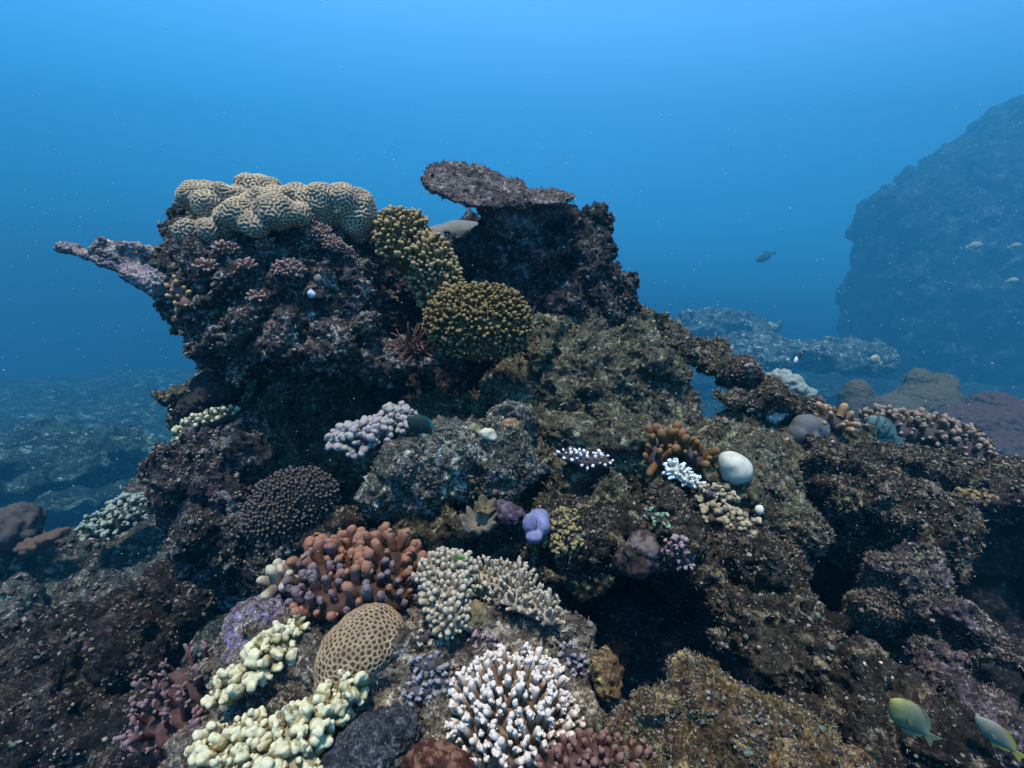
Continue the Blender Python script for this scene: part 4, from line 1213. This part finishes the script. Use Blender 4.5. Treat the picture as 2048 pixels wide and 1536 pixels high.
# small colonies on the boulder face
po = coral_mat('clump_pinkbrown', (0.27, 0.155, 0.125), (0.50, 0.33, 0.275), 0.4, 1.0, var=0.25, polyp=500)
pob = coral_mat('clump_body', (0.13, 0.08, 0.07), var=0.3)
epro = [finger(1.0, 0.34, 0.30, 0.1, 8, 7, 0.15, s_) for s_ in range(110, 115)]
for (px, py, r, lab) in [(578, 541, (24, 18, 22), 'round pinkish brown coral clump at the middle of the boulder face'),
                         (455, 500, (24, 12, 20), 'pinkish brown coral clump below the small front lobe of the brain coral'),
                         (414, 536, (20, 12, 18), 'dim pinkish brown clump near the root of the dead bracket'),
                         (514, 595, (12, 10, 12), 'tiny round pinkish brown clump low on the boulder face'),
                         (530, 490, (14, 11, 14), 'dim clump tucked under the brain coral overhang'),
                         (492, 532, (14, 10, 14), 'flat dim clump beside the round pinkish brown one')]:
    D_ = dep(px, py, 3) - 0.015
    colony('clump_coral', lab, 'clump coral', [B(px, py, D_, r, k=0.02)], pob, 'nub', epro, [po], 0.0105, 120, 0.0145, h=0.005, upmix=0.25, seed=px, up=-0.6, group='pinkish brown clumps on the boulder')
D_ = dep(625, 455, 3) - 0.03
colony('clump_coral', 'long pink grey knobbed coral strip running down from the brain coral', 'clump coral',
       [B(615, 445, D_, (22, 26, 20), k=0.02), B(640, 470, D_, (22, 18, 20), k=0.02), B(668, 492, dep(668, 492, 3) - .03, (22, 14, 20), (0, 30, 0), k=0.02), B(692, 508, dep(692, 508, 3) - .02, (14, 12, 16), k=0.02)],
       pob, 'nub', epro, [po], 0.0095, 330, 0.0125, h=0.005, upmix=0.2, seed=61, up=-0.6, group='pinkish brown clumps on the boulder')
ot = coral_mat('orange_tip', (0.12, 0.07, 0.05), (0.46, 0.28, 0.14), 0.3, 0.9, var=0.3)
D_ = dep(362, 590, 3) - 0.02
colony('clump_coral', 'orange tipped coral sprigs on the shaded flank under the bracket', 'clump coral',
       [B(358, 582, D_, (18, 20, 16), k=0.02), B(376, 608, D_, (16, 14, 16), k=0.02)], pob, 'nub', epro, [ot], 0.024, 40, 0.024, h=0.005, upmix=0.4, seed=62, up=-0.6)
D_ = dep(623, 588, 2) - 0.012
lump('ball_coral', 'small bluish white ball on the lit boulder face', 'ball coral', [B(623, 588, D_, (8, 8, 8), k=0.01)], 0.003, coral_mat('bluewhite', (0.62, 0.70, 0.78), var=0.15), (('n', 60, 0.003),))
# cream bumps and rosette on the ledge
for (px, py, r, lab, mt) in [(948, 858, (12, 11, 12), 'olive cream bump on the crusted ledge', coral_mat('olive_bump', (0.24, 0.23, 0.13), var=0.25)),
                             (975, 868, (17, 12, 14), 'pale cream saddle shaped bump on the crusted ledge', coral_mat('cream_bump', (0.48, 0.47, 0.36), var=0.25))]:
    D_ = dep(px, py, 3) - 0.02
    lump('lobed_coral', lab, 'lobed coral', [B(px, py, D_, r, k=0.01), B(px + 10, py + 6, D_, (r[0] * .6, r[1] * .7, r[2]), k=0.01)], 0.0035, mt, (('n', 50, 0.005),))
D_ = dep(1020, 855, 3) - 0.02
lump('crusted_coral', 'brown rosette shaped crust on the slope above the ledge', 'crusted coral', [B(1020, 855, D_, (20, 20, 16), k=0.02)], 0.004, coral_mat('rosette', (0.15, 0.10, 0.06), var=0.6, patch=(0.26, 0.2, 0.13), patch_scale=60), (('w', 38, 0.014), ('r', 60, 0.008)))
sp = coral_mat('sponge_brown', (0.05, 0.036, 0.031), var=0.5, fine=60, patch=(0.13, 0.10, 0.09), patch_scale=18)
D_ = dep(1285, 1105, 3) - 0.06
lump('sponge', 'blunt grey brown sponge leaning over the black gap', 'sponge', [B(1285, 1095, D_, (34, 40, 35), k=0.03), B(1250, 1118, D_ + .03, (22, 26, 25), k=0.03), B(1275, 1130, D_, (30, 20, 30), k=0.03)], 0.005, sp, (('n', 18, 0.014), ('w', 40, 0.008), ('n', 90, 0.004)))
# red brown feathery tuft below the leather coral
rt = coral_mat('red_tuft', (0.12, 0.05, 0.035), (0.24, 0.12, 0.08), 0.4, 1.0, var=0.4)
tpro = [finger(1.0, 0.06, 0.03, 0.35, 6, 8, 0.1, s_) for s_ in range(120, 124)]
D_ = dep(830, 695, 3) - 0.02
colony('feather_star', 'dark red brown feathery tuft below the leather coral neck', 'feather star', [B(830, 695, D_, (20, 16, 16), k=0.02)], pob, 'arm', tpro, [rt], 0.011, 90, 0.07, h=0.005, upmix=0.2, jit=0.2, seed=63, up=-0.7)

# ---------------- distance: massive corals and reef behind
mg = coral_mat('massive_green', (0.07, 0.07, 0.045), var=0.3, fine=40, bd=0.01)
mb = coral_mat('massive_brown', (0.06, 0.04, 0.035), var=0.3, fine=40, bd=0.01)
mgrey = coral_mat('massive_grey', (0.17, 0.16, 0.14), var=0.2, fine=40, bd=0.01)
F = 4.6
lump('massive_coral', 'single blunt column coral standing behind the ridge', 'massive coral', [B(1712, 800, 4.2 * F, (30, 42, 30), k=0.15), B(1712, 850, 4.2 * F, (38, 60, 36), k=0.2)], 0.03, mg, (('n', 3, 0.06), ('n', 9, 0.03)))
lump('massive_coral', 'twin headed round coral behind the finger coral patch', 'massive coral', [B(1838, 765, 5 * F, (26, 28, 30), k=0.08), B(1885, 770, 5 * F, (25, 24, 30), k=0.08), B(1850, 820, 5 * F, (70, 60, 60), k=0.2), B(1790, 830, 5 * F, (50, 40, 60), k=0.2)], 0.035, mg, (('n', 3, 0.08), ('n', 8, 0.04)))
lump('massive_coral', 'broad reddish lumpy coral mound at the edge of the frame', 'massive coral', [B(1990, 815, 4.5 * F, (46, 30, 50), k=0.12), B(1940, 850, 4.4 * F, (70, 40, 60), k=0.15), B(2040, 860, 4.3 * F, (70, 50, 60), k=0.15), B(1990, 910, 4.3 * F, (110, 60, 80), k=0.2)], 0.035, mb, (('w', 4, 0.12), ('n', 8, 0.05)))
lump('massive_coral', 'smooth grey mound coral glimpsed through the gap behind the leather coral', 'massive coral', [B(925, 470, 3.4, (60, 28, 60), k=0.06), B(860, 490, 3.4, (60, 32, 60), k=0.06)], 0.012, mgrey, (('n', 8, 0.015),))
lump('massive_coral', 'small dark knob on top of the smooth grey mound coral', 'massive coral', [B(940, 438, 3.6, (17, 16, 20), k=0.04), B(950, 452, 3.6, (20, 14, 20), k=0.04)], 0.012, M['pillar'], (('w', 18, 0.04), ('n', 40, 0.012)))
pb = coral_mat('pale_blue', (0.17, 0.21, 0.20), var=0.25, fine=60)
lump('bleached_coral', 'pale bluish bleached coral head behind the jagged crag', 'bleached coral', [B(1560, 765, 3.6, (26, 28, 30), k=0.04), B(1590, 775, 3.6, (20, 24, 30), k=0.04), B(1612, 785, 3.65, (22, 10, 20), k=0.03)], 0.011, pb, (('w', 18, 0.04), ('n', 40, 0.012)))
# rubble fields far off
for (px, py, d, r, lab) in [(1600, 705, 55, (95, 22, 60), 'pale rubble bank on the sea floor between crag and far wall'),
                            (1510, 685, 64, (70, 20, 60), 'faint hazy rubble bank behind the pale one'),
                            (1700, 705, 60, (60, 30, 60), 'dim hazy rubble bank at the foot of the far wall'),
                            (1440, 640, 75, (70, 18, 80), 'faint hazy reef hump beyond the slope')]:
    v, f = rough_rock([B(px, py, d, r, k=0.5), B(px - r[0] * .6, py + 12, d, (r[0] * .8, r[1], r[2]), k=0.5), B(px + r[0] * .7, py + 15, d, (r[0] * .7, r[1], r[2]), k=0.5)], 0.26, [(0.3, 0.6, True), (0.8, 0.35)], [('w', 0.75, 0.9), ('n', 1.8, 0.3)])
    obj('rubble_bank', v, f, M['rubble'], lab, 'rubble')
gl = coral_mat('ghost_grey', (0.055, 0.05, 0.05), var=0.3, fine=30)
lump('massive_coral', 'hazy grey soft coral block at the frame edge above the rubble slope', 'massive coral', [B(10, 1060, 4.4, (58, 42, 60), k=0.1), B(35, 1035, 4.5, (35, 24, 40), k=0.1)], 0.018, gl, (('w', 7, 0.06), ('n', 12, 0.04), ('n', 30, 0.015)))
lump('massive_coral', 'hazy brown bracket coral beside the grey block', 'massive coral', [B(95, 1078, 4.3, (44, 11, 30), (0, -24, 0), k=0.05), B(70, 1090, 4.3, (30, 12, 30), k=0.05)], 0.014, coral_mat('ghost_brown', (0.09, 0.06, 0.045), var=0.3), (('w', 14, 0.03), ('n', 25, 0.02)))
ys = coral_mat('yellow_speck', (0.07, 0.09, 0.06), (0.24, 0.28, 0.22), 0.3, 0.9, var=0.25)
colony('branching_coral', 'pale cream speckled coral thicket on the deeper ground', 'branching coral',
       [B(225, 1045, 4.6, (42, 22, 50), k=0.08), B(265, 1020, 4.8, (36, 18, 50), k=0.08)], M['apron'], 'knob', nlump, [ys], 0.05, 150, 0.045, h=0.02, upmix=0.4, seed=71, up=-0.3)

# ================================================================== fish
def fish(name, label, head, tail, d0, d1, depth_ratio, mats, group=None, cat='fish', stripes=None, fork=0.5, width=0.42, roll=0.0):
    """A fish from head pixel to tail pixel. mats: body, fin, eye."""
    a, b = P(head[0], head[1], d0), P(tail[0], tail[1], d1)
    L = np.linalg.norm(b - a)
    ax = (a - b) / L
    up = np.array([0, 0, 1.0]); up -= ax * (up @ ax); up /= np.linalg.norm(up)
    sd = np.cross(ax, up)
    R = np.stack([ax, sd, up], 1)

    def W(p): return np.asarray(p) @ R.T * L + (a + b) / 2
    root = empty(name, (a + b) / 2, label, cat, group)
    N, S = 22, 14
    t = np.linspace(0, 1, N)
    prof = np.interp(t, [0, .03, .12, .3, .45, .62, .8, .9, 1.0], [0.02, .2, .58, .97, 1.0, .8, .38, .22, .24]) * depth_ratio / 2
    wid = np.interp(t, [0, .03, .12, .3, .5, .8, 1.0], [0.02, .25, .7, 1.0, .85, .3, .08]) * depth_ratio / 2 * width
    ang = np.linspace(0, 2 * math.pi, S, endpoint=False)
    x = 0.5 - t * 0.84
    v = np.stack([np.repeat(x, S), (wid[:, None] * np.cos(ang)).ravel(), (prof[:, None] * np.sin(ang)).ravel()], 1)
    q = np.arange(N * S).reshape(N, S)
    f = np.stack([q[:-1], np.roll(q[:-1], -1, 1), np.roll(q[1:], -1, 1), q[1:]], -1).reshape(-1, 4)
    tipa = np.repeat(t, S)
    obj('body', W(v), f, mats[0], parent=root, attrs={'tip': tipa})

    def fin(nm, pts, th=0.008, y0=0.0, m=mats[1]):
        pts = np.array(pts)
        k = len(pts)
        v = np.concatenate([np.stack([pts[:, 0], np.full(k, y0 + th), pts[:, 1]], 1), np.stack([pts[:, 0], np.full(k, y0 - th), pts[:, 1]], 1)])
        me = bpy.data.meshes.new(nm)
        vv = W(v) - np.array(root.location)
        me.from_pydata(vv.tolist(), [], [list(range(k)), list(range(2 * k - 1, k - 1, -1))] + [[i, i + k, (i + 1) % k + k, (i + 1) % k] for i in range(k)])
        link(nm, me, m, root)
    h = depth_ratio / 2
    fin('tail_fin', [(-.29, h * .18), (-.36, h * .3), (-.5, h * .5), (-.5 + .1 * fork, 0), (-.5, -h * .5), (-.36, -h * .3), (-.29, -h * .18)])
    fin('dorsal_fin', [(.3, h * .7), (.17, h * 1.04), (0, h * 1.09), (-.16, h * .82), (-.27, h * .42), (-.27, h * .1), (-.1, h * .5), (.15, h * .6)])
    fin('anal_fin', [(.06, -h * .8), (-.04, -h * 1.06), (-.18, -h * .74), (-.27, -h * .4), (-.27, -h * .1), (-.1, -h * .5)])
    for s_ in (1, -1):
        fin('pectoral_fin', [(.19, -h * .12), (.11, -h * .02), (.05, -h * .14), (.08, -h * .3), (.14, -h * .26)], 0.004, s_ * depth_ratio / 2 * width * 1.0, mats[0])
        ev, ef, et = finger(1.0, 0.5, 0.5, 0, 10, 9, 0)
        er = depth_ratio * 0.055
        ev = (ev - [0, 0, .5]) * er
        ev = ev[:, [0, 2, 1]] * [1, .6, 1] + [0.5 - 0.11 * 0.84 * 1.3, s_ * depth_ratio / 2 * width * .60, h * .18]
        obj('eye', W(ev), ef, mats[2], parent=root)
    return root


def flat(name, c, rough=0.45, **k):
    return coral_mat(name, c, var=0.12, bump=0.1, rough=rough, **k)


eye = flat('fish_eye', (0.01, 0.01, 0.01), 0.2)


def barred_mat(name, base, bar, n):
    m, nt, bs = new_mat(name)
    at = nt.nodes.new('ShaderNodeAttribute'); at.attribute_name = 'tip'
    mm = nt.nodes.new('ShaderNodeMath'); mm.operation = 'MULTIPLY'; mm.inputs[1].default_value = n * 6.283
    sn = nt.nodes.new('ShaderNodeMath'); sn.operation = 'SINE'
    nt.links.new(at.outputs['Fac'], mm.inputs[0]); nt.links.new(mm.outputs[0], sn.inputs[0])
    nt.links.new(n_mix(nt, base, bar, n_ramp(nt, sn.outputs[0], [(0.25, 0.0), (0.55, 1.0)])), bs.inputs['Base Color'])
    bs.inputs['Roughness'].default_value = 0.45
    return m


yg = coral_mat('yellowgreen_skin', (0.19, 0.195, 0.065), (0.15, 0.16, 0.105), 0.05, 0.5, var=0.35, bump=0.1, rough=0.45)
fish('reef_fish', 'yellow green oval fish gliding over the dark ridge', (1780, 1398), (1872, 1486), 0.94, 0.95, 0.42, (yg, flat('yg_fin', (0.17, 0.19, 0.10)), eye), fork=0.7)
fish('reef_fish', 'pale silvery fish with a yellow tail cut by the frame corner', (1950, 1432), (2048, 1520), 0.98, 0.96, 0.36, (flat('silver_skin', (0.14, 0.15, 0.12)), flat('yellow_fin', (0.28, 0.24, 0.05)), eye))
fish('reef_fish', 'pale green fish with dark bars at the finger coral patch', (1728, 836), (1806, 886), 2.55, 2.6, 0.40, (barred_mat('barred_skin', (0.10, 0.16, 0.145), (0.045, 0.065, 0.065), 5), flat('bar_fin', (0.10, 0.18, 0.17)), eye))
fish('reef_fish', 'dark teal fish in the shadow above the crusted ledge', (815, 832), (880, 880), 1.72, 1.78, 0.46, (flat('teal_skin', (0.02, 0.035, 0.035)), flat('teal_fin', (0.02, 0.16, 0.17)), eye))
fish('reef_fish', 'tiny green and yellow fish hovering over the cream corals', (932, 1116), (905, 1111), 1.15, 1.16, 0.30, (flat('wrasse_skin', (0.16, 0.30, 0.05)), flat('wrasse_fin', (0.1, 0.2, 0.15)), eye))
fish('reef_fish', 'dark slender fish silhouette in open blue water', (1510, 521), (1552, 505), 60.0, 60.6, 0.36, (flat('haze_blue_skin', (0.045, 0.13, 0.20)), flat('haze_blue_fin', (0.045, 0.13, 0.20)), eye))  # mid-blue skin and fins imitate haze over a dark fish
fish('reef_fish', 'narrow black and white fish diving above the bleached coral', (1588, 726), (1608, 700), 8, 8.1, 0.34, (barred_mat('bw_skin', (0.03, 0.03, 0.03), (0.75, 0.75, 0.75), 1.2), flat('bw_fin', (0.03, 0.03, 0.03)), eye))
pf = flat('pale_skin', (0.40, 0.44, 0.36))
pff = flat('pale_fin', (0.55, 0.58, 0.40))
fish('reef_fish', 'round pale yellow fish in front of the far wall foot', (1741, 715), (1764, 727), 12, 12.1, 0.62, (pf, pff, eye))
fish('reef_fish', 'pale fish nearest the lit ledge of the far wall', (1966, 489), (1930, 494), 44, 44.3, 0.5, (pf, pff, eye))
fish('reef_fish', 'pale fish half out of the frame beside the far wall', (2044, 490), (2014, 494), 44, 44.3, 0.5, (pf, pff, eye))
fish('reef_fish', 'pale fish with yellowish tail lower on the far wall', (2038, 560), (2010, 562), 38, 38.3, 0.5, (pf, flat('yel_fin', (0.6, 0.5, 0.1)), eye))

# ================================================================== turf algae (uncountable)
def build_turf():
    rg = np.random.default_rng(77)
    vs, fs, n0 = [], [], 0
    cols = []
    for key, cnt, L, amt in [('slope', 24000, 0.017, 0), ('table', 3500, 0.010, 0)] + [(k, 6000 if 'mound' in k or 'ledge' in k else 9000, 0.013, 0) for k in SURF if k.startswith(('reef_ridge', 'golden', 'crusted_ledge', 'coral_mound', 'reef_crag'))] + [('boulder', 8000, 0.012, 0), ('pillar', 9000, 0.016, 0)]:
        v, f = SURF[key]
        n = normals(v, f)
        view = -v / np.linalg.norm(v, axis=1, keepdims=True)
        q = proj(v)
        m = ((n * view).sum(1) > -0.25) & (q[:, 0] > -150) & (q[:, 0] < 2200) & (q[:, 1] < 1700)
        if key == 'coral_mound':
            m &= (n[:, 2] > -0.2)
        if key == 'slope':
            m &= (n[:, 2] > -0.1)
        dens = fbm(v, 7.0, 2) + 0.25
        ii = np.flatnonzero(m & (dens > 0))
        if len(ii) == 0:
            continue
        ii = rg.choice(ii, min(cnt, len(ii) * 3))
        c = v[ii] + rg.normal(size=(len(ii), 3)) * 0.003
        d = n[ii] * 0.7 + rg.normal(size=(len(ii), 3)) * 0.55 + np.array([0, 0, 0.25 if key != 'table' else -0.05])
        d /= np.linalg.norm(d, axis=1, keepdims=True)
        ll = L * rg.uniform(0.4, 1.3, len(ii))[:, None] * np.clip(q[ii, 2:3] / 2.0, 0.35, 1.3)
        s = np.cross(d, rg.normal(size=(len(ii), 3))); s /= np.linalg.norm(s, axis=1, keepdims=True)
        w = ll * 0.09
        bend = np.cross(d, s) * ll * rg.uniform(-0.4, 0.4, (len(ii), 1))
        V = np.stack([c - s * w, c + s * w, c + d * ll * 0.55 + s * w * 0.8 + bend * 0.3, c + d * ll * 0.55 - s * w * 0.8 + bend * 0.3, c + d * ll + bend + s * w * .2, c + d * ll + bend - s * w * .2], 1).reshape(-1, 3)
        k = np.arange(len(ii))[:, None] * 6 + n0
        fs.append(np.concatenate([k + [0, 1, 2, 3], k + [3, 2, 4, 5]]))
        vs.append(V); n0 += len(V)
        cols.append(np.repeat(rg.random(len(ii)), 6))
    m, nt, bs = new_mat('turf_algae')
    at = nt.nodes.new('ShaderNodeAttribute'); at.attribute_name = 'tip'
    pos = n_pos(nt)
    c1 = n_ramp(nt, at.outputs['Fac'], [(0.0, (0.035, 0.026, 0.02)), (0.4, (0.12, 0.095, 0.065)), (0.75, (0.24, 0.20, 0.14)), (1.0, (0.38, 0.34, 0.27))])
    c1 = n_mix(nt, c1, n_ramp(nt, n_noise(nt, pos, 5, 4), [(0.35, (0.6, 0.5, 0.5)), (0.65, (1.2, 1.25, 1.0))]), 1.0, 'MULTIPLY')
    nt.links.new(c1, bs.inputs['Base Color'])
    tag(obj('turf_algae', np.concatenate(vs), np.concatenate(fs), m, org=np.zeros(3), attrs={'tip': np.concatenate(cols)}), 'short brown and tan turf algae fuzz over the reef rock', 'turf algae', kind='stuff')


build_turf()


def build_rubble():
    """Small crusts, shell bits and dead nubs grown all over the rock."""
    rg = np.random.default_rng(123)
    t = (1 + 5 ** .5) / 2
    iv = np.array([[-1, t, 0], [1, t, 0], [-1, -t, 0], [1, -t, 0], [0, -1, t], [0, 1, t], [0, -1, -t], [0, 1, -t], [t, 0, -1], [t, 0, 1], [-t, 0, -1], [-t, 0, 1]], float)
    iv /= np.linalg.norm(iv[0])
    it = [[0, 11, 5], [0, 5, 1], [0, 1, 7], [0, 7, 10], [0, 10, 11], [1, 5, 9], [5, 11, 4], [11, 10, 2], [10, 7, 6], [7, 1, 8], [3, 9, 4], [3, 4, 2], [3, 2, 6], [3, 6, 8], [3, 8, 9], [4, 9, 5], [2, 4, 11], [6, 2, 10], [8, 6, 7], [9, 8, 1]]
    vv = [tuple(x) for x in iv]; ff = []; mid = {}

    def m(a, b):
        k_ = (min(a, b), max(a, b))
        if k_ not in mid:
            p = (np.array(vv[a]) + np.array(vv[b])) / 2
            vv.append(tuple(p / np.linalg.norm(p))); mid[k_] = len(vv) - 1
        return mid[k_]
    for a, b, c in it:
        ab, bc, ca = m(a, b), m(b, c), m(c, a)
        ff += [[a, ab, ca], [b, bc, ab], [c, ca, bc], [ab, bc, ca]]
    S, T = np.array(vv, np.float32), np.array(ff)
    protos = []
    for k in range(8):
        r = 1 + 0.55 * noise(S * 1.3 + k * 7.1, 1.0) + 0.25 * rg.normal(size=len(S)).clip(-1, 1)
        protos.append(S * r[:, None] * rg.uniform(0.6, 1.3, 3))
    VS, FS, CS, n0 = [], [], [], 0
    for key, (v, f) in SURF.items():
        cnt, sz = {'slope': (4200, 0.0055), 'boulder': (4200, 0.0058), 'pillar': (900, 0.0055), 'apron': (2500, 0.011), 'deep': (0, 0), 'table': (0, 0), 'knob': (0, 0)}.get(key, (2400, 0.0045))
        if cnt == 0:
            continue
        n = normals(v, f)
        view = -v / np.linalg.norm(v, axis=1, keepdims=True)
        q = proj(v)
        ok = ((n * view).sum(1) > -0.2) & (q[:, 0] > -100) & (q[:, 0] < 2150) & (q[:, 1] < 1650)
        ii = np.flatnonzero(ok & (noise(v, 9.0 if key != 'apron' else 2.0, 3.3) > -0.12))
        ii = rg.choice(ii, min(cnt, len(ii)))
        for i in ii:
            s_ = sz * math.exp(0.38 * rg.normal()) * min(max(q[i, 2] / 2.0, 0.5), 1.4) * (1 if key != 'apron' else 1)
            Rm = np.array(quat_to(n[i] + rg.normal(size=3) * 0.3, rg.random() * 6.28).to_matrix(), np.float32)
            P_ = protos[rg.integers(8)]
            VS.append((P_ * s_ * np.array([1, 1, 0.8], np.float32)) @ Rm.T + v[i] + n[i] * s_ * 0.25)
            FS.append(T + n0); n0 += len(S)
        CS.append(np.repeat(rg.random(len(ii)), len(S)))
    mt, nt, bs = new_mat('rubble_crust')
    at = nt.nodes.new('ShaderNodeAttribute'); at.attribute_name = 'tip'
    pos = n_pos(nt)
    c1 = n_ramp(nt, at.outputs['Fac'], [(0.0, (0.035, 0.028, 0.026)), (0.35, (0.085, 0.062, 0.05)), (0.5, (0.12, 0.085, 0.08)), (0.62, (0.15, 0.13, 0.09)), (0.75, (0.12, 0.15, 0.11)), (0.88, (0.19, 0.15, 0.13)), (1.0, (0.30, 0.26, 0.22))])
    fn = n_noise(nt, pos, 140, 4, 0.7)
    nt.links.new(n_mix(nt, c1, n_ramp(nt, fn, [(0.3, 0.35), (0.7, 1.5)]), 1.0, 'MULTIPLY'), bs.inputs['Base Color'])
    n_bump(nt, bs, fn, 0.8, 0.006)
    tag(obj('rubble', np.concatenate(VS), np.concatenate(FS), mt, org=np.zeros(3), attrs={'tip': np.concatenate(CS)}), 'tiny crusts and dead coral bits scattered over the reef rock', 'rubble', kind='stuff')


build_rubble()

# ================================================================== drifting particles (uncountable)
def build_snow():
    rg = np.random.default_rng(99)
    N = 2600
    d = rg.uniform(0.9, 7, N)
    px = rg.uniform(-100, 2150, N); py = rg.uniform(0, 1500, N) ** 1.0
    c = np.array([P(a, b, e) for a, b, e in zip(px, py, d)])
    r = 0.0008 * d * rg.uniform(0.35, 1.15, N) * np.where(rg.random(N) > 0.97, 1.9, 1)
    base = np.array([[1, 0, 0], [-1, 0, 0], [0, 1, 0], [0, -1, 0], [0, 0, 1], [0, 0, -1]], np.float32)
    tri = np.array([[0, 2, 4], [2, 1, 4], [1, 3, 4], [3, 0, 4], [2, 0, 5], [1, 2, 5], [3, 1, 5], [0, 3, 5]])
    st = np.stack([rg.uniform(.8, 2.4, N), rg.uniform(.7, 1.2, N), rg.uniform(.6, 1.0, N)], 1)
    V = (c[:, None] + base[None] * r[:, None, None] * st[:, None]).reshape(-1, 3)
    Fc = (tri[None] + np.arange(N)[:, None, None] * 6).reshape(-1, 3)
    tag(obj('marine_snow', V, Fc, flat('snow', (0.75, 0.78, 0.78)), org=np.zeros(3)), 'pale specks drifting in the water', 'marine snow', kind='stuff')


build_snow()

#@END
# ---- haze: the water between things
def build_haze():
    lo = np.array([-190, -9, -60.0]); hi = np.array([190, 150, 46.0])
    v = np.array([[x, y, z] for x in (lo[0], hi[0]) for y in (lo[1], hi[1]) for z in (lo[2], hi[2])])
    f = [[0, 1, 3, 2], [4, 6, 7, 5], [0, 4, 5, 1], [2, 3, 7, 6], [0, 2, 6, 4], [1, 5, 7, 3]]
    m = bpy.data.materials.new('haze'); m.use_nodes = True
    nt = m.node_tree; nt.nodes.clear()
    out = nt.nodes.new('ShaderNodeOutputMaterial')
    pv = nt.nodes.new('ShaderNodeVolumePrincipled')
    pv.inputs['Color'].default_value = (0.06, 0.46, 0.84, 1)
    pv.inputs['Density'].default_value = 0.0135
    pv.inputs['Anisotropy'].default_value = 0.35
    nt.links.new(pv.outputs[0], out.inputs['Volume'])
    tag(obj('haze', v, np.array(f), m, org=np.zeros(3), smooth_shade=False), kind='stuff')


build_haze()
print('verts', sum(len(o.data.vertices) for o in COL.objects if o.type == 'MESH'))
